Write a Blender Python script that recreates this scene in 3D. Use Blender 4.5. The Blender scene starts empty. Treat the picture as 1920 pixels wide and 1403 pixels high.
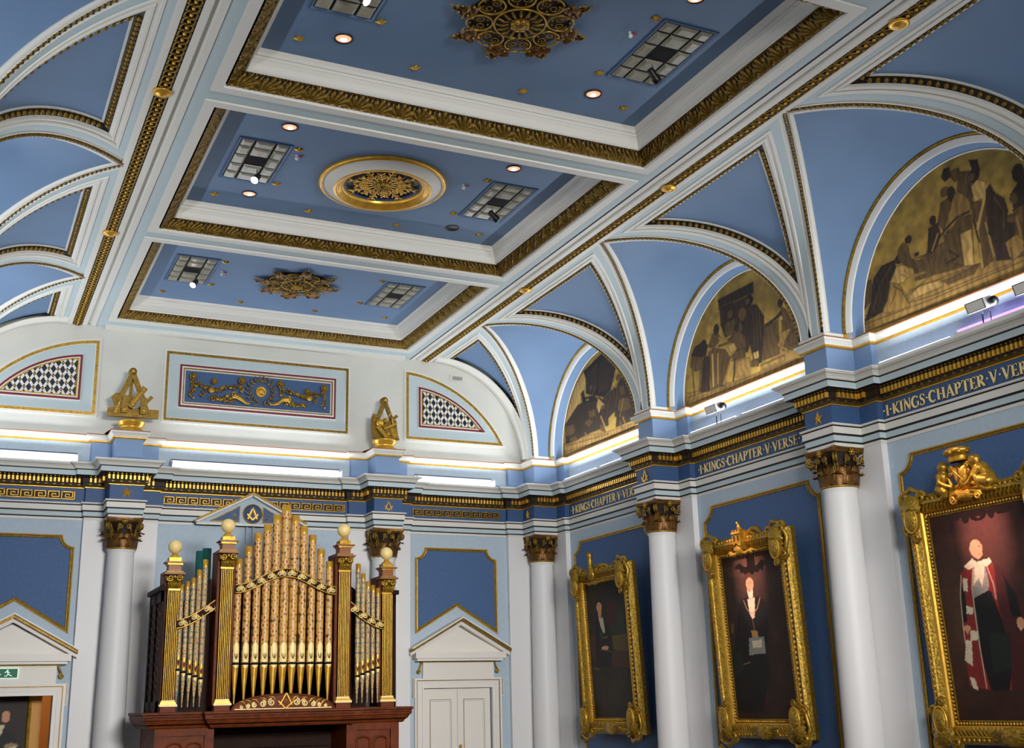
import bpy, math, random
import numpy as np
from math import sin, cos, pi, sqrt, atan2, radians
from mathutils import Vector, Matrix

# ------------------------------------------------------------------ camera, light, exposure
SC = bpy.context.scene
COL = SC.collection
random.seed(7)
cam_d = bpy.data.cameras.new('camera'); cam = bpy.data.objects.new('camera', cam_d); COL.objects.link(cam)
FPX, YAW, PIT, ROL = 2199.6, .44878, .27055, -.02393
_F = Vector((sin(YAW)*cos(PIT), cos(YAW)*cos(PIT), sin(PIT)))
_R0 = Vector((cos(YAW), -sin(YAW), 0)); _U0 = _R0.cross(_F)
_R = _R0*cos(ROL) + _U0*sin(ROL); _U = _R0*(-sin(ROL)) + _U0*cos(ROL)
cam.matrix_world = Matrix(((_R.x, _U.x, -_F.x, 0), (_R.y, _U.y, -_F.y, 0), (_R.z, _U.z, -_F.z, 0), (0, 0, 0, 1)))
cam_d.sensor_width = 36; cam_d.lens = FPX/1920*36; cam_d.clip_start = .05; cam_d.clip_end = 100
SC.camera = cam
SC.view_settings.view_transform = 'Standard'; SC.view_settings.look = 'None'
SC.view_settings.gamma = 1; SC.view_settings.use_curve_mapping = False
SC.view_settings.exposure = 0.0
SC.cycles.max_bounces = 7; SC.cycles.diffuse_bounces = 4; SC.cycles.glossy_bounces = 3
SC.cycles.sample_clamp_indirect = 4.0
world = bpy.data.worlds.new('world'); SC.world = world; world.use_nodes = True
world.node_tree.nodes['Background'].inputs[0].default_value = (.9, .95, 1, 1)
world.node_tree.nodes['Background'].inputs[1].default_value = .0

# the room: camera at the origin, the floor is 2.4 below it
WX, EY, FZ = 9.34, 18.11, -2.4          # right wall, end wall, floor
CX = 4.235                              # centre line of the hall
COLS = [17.83, 14.07, 10.31, 6.55, 2.79, -0.97]      # columns along both side walls
ECOL = [2.23, 6.24]                     # columns on the end wall
CR, CXC, CZ = 1.65, 7.2, 4.0            # cove: radius, axis x, springing
YB = -4.0                               # wall behind the camera

def area(name, loc, rot, sx, sy, power, color, spread=None):
    d = bpy.data.lights.new(name, 'AREA'); d.shape = 'RECTANGLE'; d.size = sx; d.size_y = sy
    d.energy = power; d.color = color
    if spread: d.spread = spread
    o = bpy.data.objects.new(name, d); o.location = loc; o.rotation_euler = rot; COL.objects.link(o); return o
def spot(name, loc, target, power, color, angle, blend=.4, size=.04):
    d = bpy.data.lights.new(name, 'SPOT'); d.energy = power; d.color = color
    d.spot_size = angle; d.spot_blend = blend; d.shadow_soft_size = size
    o = bpy.data.objects.new(name, d); o.location = loc
    o.rotation_euler = (Vector(target)-Vector(loc)).to_track_quat('-Z', 'Y').to_euler(); COL.objects.link(o); return o
STRIP_C = (.95, .975, 1.0)
KS, KE, KFILL, KDOWN = 40.0, 9.0, 290.0, 22.0
# cove strips: fluorescent battens lying on the cornice, one per bay
for i in range(5):
    yc = (COLS[i]+COLS[i+1])/2
    for s in (1, -1):
        x = 9.13 if s > 0 else 2*CX-9.13
        area('cove_strip_light', (x, yc, 3.62), (0, pi-.45*s, 0), .07, 2.3, KS*(1.3, 1.05, .72, .42, .3)[i], STRIP_C)
for x0, x1 in ((.0, 1.6), (2.85, 5.62), (6.85, 8.45)):
    area('cove_strip_light', ((x0+x1)/2, 17.96, 3.64), (pi+.6, 0, 0), x1-x0, .07, KE*(x1-x0), STRIP_C)
# unseen area lights added behind the camera to brighten the lower walls
def aimed(name, loc, tgt, sx, sy, power, color, spread):
    r = (Vector(tgt)-Vector(loc)).to_track_quat('-Z', 'Y').to_euler(); return area(name, loc, r, sx, sy, power, color, spread)
aimed('fill_light', (4.2, -1.8, 3.0), (4.2, 18, .6), 3.5, 1.8, KFILL*.8, (1, .97, .94), radians(56))
aimed('fill_light', (1.2, -1.8, 3.0), (9.3, 10, .4), 2.0, 1.6, KFILL*.30, (1, .97, .94), radians(60))

# ------------------------------------------------------------------ materials
def lin(r, g, b): return tuple(((v/255+.055)/1.055)**2.4 if v > 10 else v/255/12.92 for v in (r, g, b))
M = {}
def mat(name, rgb, rough=.6, metal=0, emis=0, bump=0, bscale=30, var=0, vscale=6, spec=.4):
    m = bpy.data.materials.new(name); m.use_nodes = True; nt = m.node_tree
    b = nt.nodes['Principled BSDF']; c = lin(*rgb)
    b.inputs['Base Color'].default_value = (*c, 1); b.inputs['Roughness'].default_value = rough
    b.inputs['Metallic'].default_value = metal; b.inputs['Specular IOR Level'].default_value = spec
    if emis:
        b.inputs['Emission Color'].default_value = (*c, 1); b.inputs['Emission Strength'].default_value = emis
    if bump or var:
        tc = nt.nodes.new('ShaderNodeTexCoord'); n = nt.nodes.new('ShaderNodeTexNoise')
        n.inputs['Scale'].default_value = vscale; n.inputs['Detail'].default_value = 6
        nt.links.new(tc.outputs['Object'], n.inputs['Vector'])
        if var:
            r = nt.nodes.new('ShaderNodeValToRGB'); r.color_ramp.elements[0].position = .3; r.color_ramp.elements[1].position = .7
            r.color_ramp.elements[0].color = (*[v*(1-var) for v in c], 1); r.color_ramp.elements[1].color = (*[min(1, v*(1+var)) for v in c], 1)
            nt.links.new(n.outputs['Fac'], r.inputs[0]); nt.links.new(r.outputs[0], b.inputs['Base Color'])
        if bump:
            n2 = nt.nodes.new('ShaderNodeTexNoise'); n2.inputs['Scale'].default_value = bscale; n2.inputs['Detail'].default_value = 5
            nt.links.new(tc.outputs['Object'], n2.inputs['Vector'])
            bp = nt.nodes.new('ShaderNodeBump'); bp.inputs['Strength'].default_value = bump; bp.inputs['Distance'].default_value = .01
            nt.links.new(n2.outputs['Fac'], bp.inputs['Height']); nt.links.new(bp.outputs[0], b.inputs['Normal'])
    M[name] = m; return m
mat('white', (218, 217, 209), .5, bump=.05, bscale=40)
mat('plaster', (206, 207, 200), .7, bump=.12, bscale=18, var=.04, vscale=2)
mat('column_white', (226, 226, 226), .45, bump=.15, bscale=90)
mat('pale_blue', (184, 201, 205), .6, bump=.06, bscale=40)
mat('wall_blue', (176, 194, 208), .65, bump=.3, bscale=110, var=.04, vscale=20)
mat('attic_blue', (122, 150, 188), .55)
mat('sky_blue', (102, 130, 164), .62, bump=.1, bscale=25, var=.05, vscale=1.5)
mat('panel_blue', (68, 98, 142), .6, bump=.35, bscale=120, var=.1, vscale=30)
mat('frieze_blue', (56, 86, 130), .55, bump=.08)
mat('gold', (168, 132, 44), .36, metal=.65, bump=.25, bscale=60, var=.4, vscale=25)
mat('carved_gold', (170, 136, 48), .4, metal=.6, bump=.9, bscale=38, var=.55, vscale=42)
mat('bright_gold', (218, 168, 62), .32, metal=.55, bump=.1, bscale=60, var=.15, vscale=12)
mat('old_gold', (126, 99, 36), .42, metal=.6, bump=.3, bscale=70, var=.4, vscale=30)
mat('pale_gold', (250, 224, 152), .45, metal=.05)
mat('dark_ground', (30, 19, 9), .6)
mat('bronze', (112, 78, 36), .38, metal=.55, bump=.3, bscale=60, var=.5, vscale=25)
mat('maroon', (110, 22, 38), .5)
mat('dark_line', (34, 20, 24), .6)
mat('brown_line', (150, 88, 40), .5)
mat('navy', (14, 22, 44), .5)
mat('void', (6, 7, 10), .9)
mat('copper_wood', (146, 84, 40), .45, var=.2)
mat('wood', (104, 48, 18), .55, spec=.2, bump=.15, bscale=30, var=.3, vscale=9)
mat('dark_wood', (38, 18, 9), .65, spec=.15, bump=.1, var=.3, vscale=9)
mat('door_white', (232, 228, 220), .45, bump=.06, bscale=60)
mat('teal', (28, 92, 88), .5, var=.15)
mat('glass_grey', (150, 148, 132), .25, bump=.15, bscale=30, var=.15, vscale=10)
mat('black', (14, 14, 15), .4)
mat('plastic_white', (225, 222, 215), .4)
mat('grey_metal', (130, 130, 128), .35, metal=.6)
mat('red', (190, 30, 40), .4)
mat('tube', (205, 216, 255), .4, emis=7)
mat('violet_tube', (150, 90, 255), .4, emis=6)
mat('lamp_salmon', (255, 168, 130), .5, emis=1.1)
mat('lamp_white', (255, 232, 225), .5, emis=16)
mat('exit_green', (0, 92, 60), .5, emis=.25)
mat('sign_white', (210, 240, 225), .5, emis=.5)
mat('tan', (214, 160, 92), .7)
mat('floor', (96, 62, 40), .4, var=.2)
def attr_mat(name, rough=.5):
    m = bpy.data.materials.new(name); m.use_nodes = True; nt = m.node_tree; b = nt.nodes['Principled BSDF']
    a = nt.nodes.new('ShaderNodeAttribute'); a.attribute_name = 'paint'
    nt.links.new(a.outputs['Color'], b.inputs['Base Color']); b.inputs['Roughness'].default_value = rough
    M[name] = m
attr_mat('mural_paint', .75); attr_mat('oil_paint', .62)
def pipe_mat(name, cols, scale):
    m = bpy.data.materials.new(name); m.use_nodes = True; nt = m.node_tree; b = nt.nodes['Principled BSDF']
    tc = nt.nodes.new('ShaderNodeTexCoord'); mp = nt.nodes.new('ShaderNodeMapping'); mp.inputs['Scale'].default_value = (1, 1, .62)
    v = nt.nodes.new('ShaderNodeTexVoronoi'); v.inputs['Scale'].default_value = scale; v.inputs['Randomness'].default_value = .35
    nt.links.new(tc.outputs['Object'], mp.inputs[0]); nt.links.new(mp.outputs[0], v.inputs['Vector'])
    r = nt.nodes.new('ShaderNodeValToRGB'); r.color_ramp.interpolation = 'CONSTANT'
    el = r.color_ramp.elements; el[0].color = (*lin(*cols[0]), 1); el[1].position = .10; el[1].color = (*lin(*cols[1]), 1)
    for p, c in zip((.2, .5, .64), cols[2:]):
        e = el.new(p); e.color = (*lin(*c), 1)
    nt.links.new(v.outputs['Distance'], r.inputs[0]); nt.links.new(r.outputs[0], b.inputs['Base Color'])
    b.inputs['Roughness'].default_value = .4; M[name] = m
pipe_mat('pipe_gold_pattern', [(30, 44, 44), (176, 82, 50), (214, 168, 92), (196, 146, 74), (70, 50, 30)], 17)
pipe_mat('pipe_teal_pattern', [(40, 60, 60), (180, 80, 50), (204, 168, 104), (104, 140, 130), (170, 84, 54)], 23)

# ------------------------------------------------------------------ mesh helpers
class MB:
    def __init__(s): s.v = []; s.f = []; s.m = []; s.names = []; s.sm = []
    def mi(s, m):
        if m not in s.names: s.names.append(m)
        return s.names.index(m)
    def quad(s, pts, m, smooth=False):
        k = len(s.v); s.v += [tuple(p) for p in pts]; s.f.append(tuple(range(k, k+len(pts)))); s.m.append(s.mi(m)); s.sm.append(smooth)
    def grid(s, rows, m, smooth=True, closed=False, mf=None):
        k = len(s.v); n = len(rows[0])
        for r in rows: s.v += [tuple(p) for p in r]
        for i in range(len(rows)-1):
            for j in range(n if closed else n-1):
                j2 = (j+1) % n
                s.f.append((k+i*n+j, k+i*n+j2, k+(i+1)*n+j2, k+(i+1)*n+j))
                s.m.append(s.mi(mf(i, j) if mf else m)); s.sm.append(smooth)
    def box(s, x0, x1, y0, y1, z0, z1, m, bev=0):
        x0, x1 = sorted((x0, x1)); y0, y1 = sorted((y0, y1)); z0, z1 = sorted((z0, z1))
        k = len(s.v); s.v += [(x, y, z) for z in (z0, z1) for y in (y0, y1) for x in (x0, x1)]
        for f in ((0, 2, 3, 1), (4, 5, 7, 6), (0, 1, 5, 4), (2, 6, 7, 3), (0, 4, 6, 2), (1, 3, 7, 5)):
            s.f.append(tuple(k+i for i in f)); s.m.append(s.mi(m)); s.sm.append(False)
    def obox(s, c, ux, uy, uz, hx, hy, hz, m):
        c = Vector(c); k = len(s.v)
        s.v += [tuple(c+ux*(hx*a)+uy*(hy*b)+uz*(hz*d)) for d in (-1, 1) for b in (-1, 1) for a in (-1, 1)]
        for f in ((0, 2, 3, 1), (4, 5, 7, 6), (0, 1, 5, 4), (2, 6, 7, 3), (0, 4, 6, 2), (1, 3, 7, 5)):
            s.f.append(tuple(k+i for i in f)); s.m.append(s.mi(m)); s.sm.append(False)
    def bar(s, a, b, w, t, m, up=(0, 0, 1)):
        a = Vector(a); b = Vector(b); d = b-a; L = d.length; d.normalize(); up = Vector(up)
        sd = d.cross(up)
        if sd.length < 1e-4: sd = d.cross(Vector((0, 1, 0)))
        sd.normalize(); u2 = sd.cross(d)
        s.obox((a+b)/2, d, sd, u2, L/2, w/2, t/2, m)
    def prism(s, poly, O, U, V, N, d, m, mside=None):
        """polygon (u,v) list on plane O,U,V extruded d along N (front face at +d)"""
        O = Vector(O); U = Vector(U); V = Vector(V); N = Vector(N); n = len(poly)
        fr = [O+U*a+V*b+N*d for a, b in poly]; bk = [O+U*a+V*b for a, b in poly]
        s.quad(fr, m); k = len(s.v)
        for i in range(n):
            j = (i+1) % n; s.quad([bk[i], bk[j], fr[j], fr[i]], mside or m)
    def lathe(s, prof, c, m, n=16, axis='z', a0=0, a1=2*pi, mf=None, smooth=True, sc=(1, 1)):
        full = abs(a1-a0-2*pi) < 1e-6; rows = []
        for r, z in prof:
            row = []
            for i in range(n if full else n+1):
                a = a0+(a1-a0)*i/n; p = (r*cos(a)*sc[0], r*sin(a)*sc[1], z)
                if axis == 'y': p = (p[0], z, p[1])
                elif axis == 'x': p = (z, p[0], p[1])
                row.append((c[0]+p[0], c[1]+p[1], c[2]+p[2]))
            rows.append(row)
        s.grid(rows, m, smooth, full, mf=(lambda i, j: mf(i)) if mf else None)
    def ball(s, c, r, m, n=8, k=5, sc=(1, 1, 1)):
        rows = []
        for i in range(k+1):
            t = -pi/2+pi*i/k
            rows.append([(c[0]+r*sc[0]*cos(t)*cos(2*pi*j/n), c[1]+r*sc[1]*cos(t)*sin(2*pi*j/n), c[2]+r*sc[2]*sin(t)) for j in range(n)])
        s.grid(rows, m, True, True)
    def tube(s, path, r, m, n=6, closed=False, rf=None, flat=None):
        """tube along path; r scalar or list; rf(i, ang) multiplies; flat = scale along 2nd normal"""
        P = [Vector(p) for p in path]; L = len(P); rows = []; up = None
        for i in range(L):
            if closed: t = P[(i+1) % L]-P[i-1]
            else: t = P[min(i+1, L-1)]-P[max(i-1, 0)]
            if t.length < 1e-9: t = Vector((0, 0, 1))
            t.normalize()
            if up is None:
                up = Vector((0, 0, 1)) if abs(t.z) < .9 else Vector((0, 1, 0))
            a = t.cross(up)
            if a.length < 1e-6: a = t.cross(Vector((1, 0, 0)))
            a.normalize(); up = a.cross(t).normalized(); rr = r[i] if isinstance(r, (list, tuple)) else r
            rows.append([tuple(P[i]+(a*cos(2*pi*j/n)+up*sin(2*pi*j/n))*rr*(rf(i, 2*pi*j/n) if rf else 1)) for j in range(n)])
        if closed: rows.append(rows[0])
        s.grid(rows, m, True, True)
        if not closed:
            s.quad(rows[0][::-1], m); s.quad(rows[-1], m)
    def build(s, name, parent=None, local=False):
        me = bpy.data.meshes.new(name); me.from_pydata(s.v, [], s.f)
        for n in s.names: me.materials.append(M[n])
        me.polygons.foreach_set('material_index', s.m); me.polygons.foreach_set('use_smooth', s.sm)
        me.update(); o = bpy.data.objects.new(name, me); COL.objects.link(o)
        if parent:
            o.parent = parent
            if not local and not parent.parent: o.matrix_parent_inverse = Matrix.Translation(-parent.location)
        return o

def tag(o, label=None, cat=None, group=None, kind=None):
    if label: o['label'] = label
    if cat: o['category'] = cat
    if group: o['group'] = group
    if kind: o['kind'] = kind
    return o
def struct(o): o['kind'] = 'structure'; return o
def thing(name, loc, label, cat, group=None):
    o = bpy.data.objects.new(name, None); o.location = loc; o.empty_display_size = .1; COL.objects.link(o)
    return tag(o, label, cat, group)
def mirx(p): return (2*CX-p[0], p[1], p[2])
def mirror(mb):
    r = MB(); r.v = [mirx(p) for p in mb.v]; r.f = [f[::-1] for f in mb.f]; r.m = list(mb.m); r.names = list(mb.names); r.sm = list(mb.sm); return r
def resample(path, step):
    P = [Vector(p) for p in path]; out = [P[0]]; acc = 0; 
    for a, b in zip(P, P[1:]):
        L = (b-a).length
        while acc+L >= step:
            t = (step-acc)/L; a = a.lerp(b, t); out.append(a.copy()); L = (b-a).length; acc = 0
            if L < 1e-9: break
        acc += L
    return out
def arc(cx, cy, r, a0, a1, n): return [(cx+r*cos(a0+(a1-a0)*i/n), cy+r*sin(a0+(a1-a0)*i/n)) for i in range(n+1)]
def rope(mb, path, r, pitch, m, n=5, seg=4):
    P = resample(path, pitch/seg)
    def rf(i, a): return 1+.38*cos(2*pi*i/seg+a)
    k = len(mb.f); mb.tube(P, r, m, n, rf=rf); dk = mb.mi('dark_ground')
    for q in range(len(P)-1):
        for j in range(n):
            if (q+j) % seg == 0: mb.m[k+q*n+j] = dk
def sweep(mb, path, prof, N3, mats, closed=False, to3=None, smooth=False):
    """path: 2D points; prof: (offset along path-left normal, height). to3(u,v,h)->xyz"""
    n = len(path); rows = []
    for i in range(n):
        p = Vector(path[i])
        a = Vector(path[i-1]) if (i > 0 or closed) else None
        b = Vector(path[(i+1) % n]) if (i < n-1 or closed) else None
        d1 = (p-a).normalized() if a is not None else None; d2 = (b-p).normalized() if b is not None else None
        if d1 is None: d1 = d2
        if d2 is None: d2 = d1
        n1 = Vector((-d1.y, d1.x)); n2 = Vector((-d2.y, d2.x)); mt = n1+n2
        k = mt.dot(n1)
        mt = mt/k if abs(k) > 1e-6 else n1
        rows.append([to3(p.x+mt.x*o, p.y+mt.y*o, h) for o, h in prof])
    if closed: rows.append(rows[0])
    mb.grid(rows, mats[0], smooth, mf=lambda i, j: mats[min(j, len(mats)-1)])
# ------------------------------------------------------------------ relief strips (acanthus)
def acanthus(u, v):
    """height 0..1 of one palmette module, u across 0..1, v from the bottom edge 0..1"""
    x = (u-.5)*1.3; a = atan2(x, v+.14); r = sqrt(x*x+(v+.14)**2)
    c = cos(2*pi*a/.40)*.5+.5; h = 0
    lm = 1.10-.22*min(1, abs(a)/1.1)-.12*(1-c)
    if r < lm and abs(a) < 1.22: h = (.10+.90*c**.8)*min(1, (lm-r)/.10+.25)*(.55+.45*r)
    w = .65-abs(x)
    if v < .8 and w < .10: h = max(h, .25+.65*(1-w/.10)*(1-v*.5))
    if v > .90: h = max(h, .38+.3*cos(2*pi*u*6))
    if v < .05: h = max(h, .5)
    return h
_AC = {}
def relief(mb, A, B, V, N, hgt, mod, rows=13, per=22, fn=acanthus, thr=.24, m1='old_gold', m0='dark_ground', inset0=0, inset1=0):
    """strip from A to B (Vectors), width vector V, normal N; mitred ends by shear inset"""
    A = Vector(A); B = Vector(B); V = Vector(V); N = Vector(N).normalized(); L = (B-A).length; D = (B-A)/L
    n = max(1, round(L/mod)); NU = n*per
    key = (fn.__name__, rows, per)
    if key not in _AC: _AC[key] = [[fn((i % per)/per, j/rows) for i in range(per)] for j in range(rows+1)]
    T = _AC[key]; rr = []
    for j in range(rows+1):
        v = j/rows; a = inset0*v; b = L-inset1*v; row = []
        for i in range(NU+1):
            row.append(A+D*(a+(b-a)*i/NU)+V*v+N*(T[j][i % per]*hgt))
        rr.append(row)
    mb.grid(rr, m1, True, mf=lambda j, i: m1 if (T[j][i % per]+T[j][(i+1) % per]+T[j+1][i % per]+T[j+1][(i+1) % per])/4 > thr else m0)

# ------------------------------------------------------------------ ceiling
ceiling = struct(bpy.data.objects.new('ceiling', None)); COL.objects.link(ceiling)
ZC = 5.65; CH = (1.78, 2.425)      # coffer half sizes of the white frame (y, x)
BAYS = [(COLS[i]+COLS[i+1])/2 for i in range(5)]       # 15.95 12.19 8.43 4.67 0.91
def rect(cx, cy, hx, hy): return [(cx-hx, cy-hy), (cx+hx, cy-hy), (cx+hx, cy+hy), (cx-hx, cy+hy)]
mb = MB()
ys = [YB]+[v for yc in BAYS[::-1] for v in (yc-CH[0], yc+CH[0])]+[EY+.02]
X0, X1 = CX-CH[1], CX+CH[1]
for i in range(0, len(ys), 2):
    mb.quad([(X0, ys[i], ZC), (X1, ys[i], ZC), (X1, ys[i+1], ZC), (X0, ys[i+1], ZC)], 'pale_blue')
mb.box(X0, X1, 17.98, 18.11, ZC-.05, ZC, 'white')
prof = [(6.66, ZC, 'pale_blue'), (6.79, ZC, 'dark_line'), (6.795, ZC-.012, 'white'), (6.86, ZC-.012, 'white'), (6.875, ZC+.03, 'white'), (6.905, ZC+.03, 'white'),
        (6.92, ZC-.012, 'white'), (6.99, ZC-.012, 'dark_ground'), (6.995, ZC+.004, 'dark_ground'), (7.125, ZC+.004, 'white'), (7.13, ZC-.01, 'white'), (7.2, ZC-.01, 'white'), (7.2, ZC, 'white')]
for q in (0, 1):
    rr = []
    for x, z, m in prof:
        x = x if not q else 2*CX-x
        rr.append([(x, YB, z), (x, EY+.02, z)])
    mb.grid(rr, 'white', False, mf=lambda i, j: prof[i][2])
mb.build('ceiling_bed', ceiling)
for side in (1, -1):
    mb = MB(); n = 146
    for i in range(n):
        y = EY-.08-i*.105
        x = CX+side*(7.06-CX)
        ring = [(x+.052*cos(t), y+.072*sin(t), ZC-.014-.006*sin(2*t)) for t in [2*pi*k/12 for k in range(12)]]
        mb.tube(ring, .0105, 'old_gold', 4, closed=True)
        mb.ball((x, y, ZC-.014), .02, 'bright_gold', 6, 4)
        for s2 in (-1, 1): mb.ball((x+s2*.05, y+.052, ZC-.006), .014, 'gold', 5, 3)
    mb.build('guilloche_band', ceiling)
# coffers
coffer_names = {}
for yc in BAYS[:4]:
    mb = MB(); R4 = rect(CX, yc, CH[1], CH[0]); z0 = ZC-.02
    steps = [(0, ZC), (0, z0), (.105, z0), (.12, z0+.04)]
    sweep(mb, R4, steps, None, ['white'], True, lambda u, v, h: (u, v, h))
    st2 = [(.25, z0+.14), (.27, z0+.125), (.285, z0+.135), (.285, z0+.16), (.30, z0+.21), (.325, z0+.25), (.33, z0+.25), (.335, z0+.275), (.35, z0+.28), (.355, z0+.31), (.38, z0+.34)]
    sweep(mb, R4, st2, None, ['white'], True, lambda u, v, h: (u, v, h))
    mb.build('coffer_moulding', ceiling)
    mb = MB(); hx, hy = CH[1]-.38, CH[0]-.38
    mb.quad([(CX-hx, yc-hy, z0+.34), (CX+hx, yc-hy, z0+.34), (CX+hx, yc+hy, z0+.34), (CX-hx, yc+hy, z0+.34)], 'sky_blue')
    mb.build('coffer_panel', ceiling)
    mb = MB(); q = .12; w = .13; hx, hy = CH[1]-q, CH[0]-q; za = z0+.035; dz = .105
    for (ax, ay), (bx, by), (vx, vy) in (((-hx, hy), (hx, hy), (0, -1)), ((hx, -hy), (-hx, -hy), (0, 1)), ((hx, hy), (hx, -hy), (-1, 0)), ((-hx, -hy), (-hx, hy), (1, 0))):
        nv = Vector((vx*dz, vy*dz, -w)).normalized()
        relief(mb, (CX+ax, yc+ay, za), (CX+bx, yc+by, za), (vx*w, vy*w, dz), nv, .032, .235, inset0=w, inset1=w)
    mb.build('acanthus_band', ceiling)

# ------------------------------------------------------------------ cove: groin vaults, ribs, spandrels
def cov(s, y, dr=0):
    a = s/CR; return (CXC+(CR+dr)*cos(a), y, CZ+(CR+dr)*sin(a))
ST = CR*pi/2; OFFT = .12
LEV = [(0, 0), (.045, 0), (.05, .012), (.09, .012), (.095, 0), (.2, 0), (.205, -.012), (.235, -.012), (.24, .004), (.27, .004), (.275, -.008), (.3, -.008), (.305, .006), (.33, .012), (.335, .014), (.40, .055), (.402, .045), (.42, .045), (.422, .06)]
LM = ['dark_ground', 'white', 'white', 'white', 'pale_blue', 'white', 'white', 'white', 'white', 'white', 'white', 'white', 'white', 'white', 'dark_ground', 'white', 'white', 'white']
HB = 1.88
def off_pt(t, d):      # point of the offset groin curve (relative to the column line, positive side)
    s, y = CR*t, HB-CR*cos(t); dx, dy = CR, CR*sin(t); L = sqrt(dx*dx+dy*dy)
    return s+dy/L*d, y-dx/L*d
def solve(f, a, b):
    fa = f(a)
    for _ in range(50):
        c = (a+b)/2; fc = f(c)
        if (fa < 0) == (fc < 0): a, fa = c, fc
        else: b = c
    return (a+b)/2
def level(d, N=40, K=26):
    lim = ST-max(0, d-OFFT)
    t0 = 0 if off_pt(0, d)[1] >= 0 else solve(lambda t: off_pt(t, d)[1], 0, pi/2)
    t1 = pi/2 if off_pt(pi/2, d)[0] <= lim else solve(lambda t: off_pt(t, d)[0]-lim, 0, pi/2)
    g = [off_pt(t0+(t1-t0)*i/N, d) for i in range(N+1)]; e = g[-1]
    return g, [(e[0], e[1]*(1-i/K)) for i in range(K+1)]
LV = [level(d) for d, _ in LEV]
def vault_pier(yk, halves=(1, -1)):
    mb, mp, me, mr = MB(), MB(), MB(), MB()
    for h in halves:
        P = lambda q, dr: cov(q[0], yk+h*q[1], dr)
        for k in range(len(LEV)-1):
            a, b = LV[k], LV[k+1]
            mb.grid([[P(q, LEV[k][1]) for q in a[0]], [P(q, LEV[k+1][1]) for q in b[0]]], LM[k], False)
            if LEV[k+1][0] > OFFT and LEV[k][0] >= OFFT:
                mb.grid([[P(q, LEV[k][1]) for q in a[1]], [P(q, LEV[k+1][1]) for q in b[1]]], LM[k], False)
            elif LEV[k][0] < OFFT < LEV[k+1][0]:
                mb.grid([[P((ST, q[1]), LEV[k][1]) for q in a[1]], [P(q, LEV[k+1][1]) for q in b[1]]], LM[k], False)
        g = LV[-1][0]; dr = LEV[-1][1]
        mp.grid([[P((q[0], q[1]*j/6), dr) for q in g] for j in range(7)], 'sky_blue', True)
        # rope on the arris, egg and dart
        rp = [P(off_pt(.02+(pi/2-.02)*i/70, .02), .004) for i in range(71)]
        rope(mr, rp, .021, .058, 'old_gold')
        eg = level(.367, 160, 90)
        for seg in eg:
            pts = [Vector(P(q, .028)) for q in seg]
            for p in resample(pts, .078)[:-1] if seg is eg[0] else resample(pts, .078)[1:]:
                me.ball(p, .029, 'old_gold', 6, 4, (1, 1, 1))
    return mb, mp, me, mr
def lunette(yc, y0=None):
    """cross vault over one bay with a white border strip"""
    mb, mw = MB(), MB(); n = 48
    th = [pi*i/n for i in range(n+1)]
    def row(f): return [(f(abs(cos(t))), yc+CR*cos(t), CZ+CR*sin(t)) for t in th]
    g = lambda c: CXC+CR*c
    mw.grid([row(lambda c: g(c)+.0), row(lambda c: min(g(c)+.012, 9.2))], 'white', True)
    mw.grid([[(x, y, z) for x, y, z in row(lambda c: min(g(c)+.012, 9.2))], [(x, yc+(y-yc)*.992, CZ+(z-CZ)*.992) for x, y, z in row(lambda c: min(g(c)+.02, 9.2))], [(x, yc+(y-yc)*.992, CZ+(z-CZ)*.992) for x, y, z in row(lambda c: min(g(c)+.085, 9.2))], row(lambda c: min(g(c)+.09, 9.2))], 'white', True)
    mb.grid([row(lambda c, k=k: g(c)+.08+(9.2-g(c)-.08)*k/10) for k in range(11)], 'sky_blue', True)
    # archivolt ring and reveal
    def ring(r, x): return [(x, yc+r*cos(t), CZ+r*sin(t)) for t in th]
    ma = MB()
    pr = [(1.66, 9.15, 'gold'), (1.655, 9.135, 'gold'), (1.625, 9.13, 'gold'), (1.62, 9.15, 'dark_line'), (1.612, 9.15, 'white'), (1.605, 9.165, 'white'), (1.58, 9.16, 'white'), (1.575, 9.175, 'white'), (1.545, 9.17, 'white'), (1.54, 9.19, 'white')]
    ma.grid([ring(r, x) for r, x, _ in pr], 'white', True, mf=lambda i, j: pr[i][2])
    for r, x, _ in pr[:1]: pass
    mb2 = MB(); mb2.grid([ring(1.54, 9.19), ring(1.515, 9.335)], 'sky_blue', True)
    mb2.grid([ring(1.515, 9.325), ring(1.495, 9.32), ring(1.495, 9.335)], 'white', True)
    # short straight jambs below the springing down to the ledge
    for s in (-1, 1):
        for r, r2, x, m in ((1.66, 1.54, 9.17, 'white'), (1.655, 1.625, 9.14, 'bright_gold')):
            ma.box(x, 9.34, yc+s*r2, yc+s*r, 3.94, CZ, m)
        mb2.quad([(9.17, yc+s*1.538, 3.94), (9.335, yc+s*1.513, 3.94), (9.335, yc+s*1.513, CZ), (9.17, yc+s*1.538, CZ)], 'sky_blue')
    return mb, mw, ma, mb2
for side in (1, -1):
    f = (lambda m: m) if side > 0 else mirror
    for i, yk in enumerate(COLS[:5]):
        for m, nm in zip(vault_pier(yk, (-1,) if i == 0 else (1, -1)), ('vault_rib', 'spandrel_panel', 'egg_and_dart_moulding', 'rope_moulding')):
            f(m).build(nm, ceiling)
    for yc in BAYS[:4]:
        for m, nm in zip(lunette(yc), ('lunette_vault', 'vault_border', 'lunette_archivolt', 'lunette_reveal')):
            f(m).build(nm, ceiling)
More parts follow.
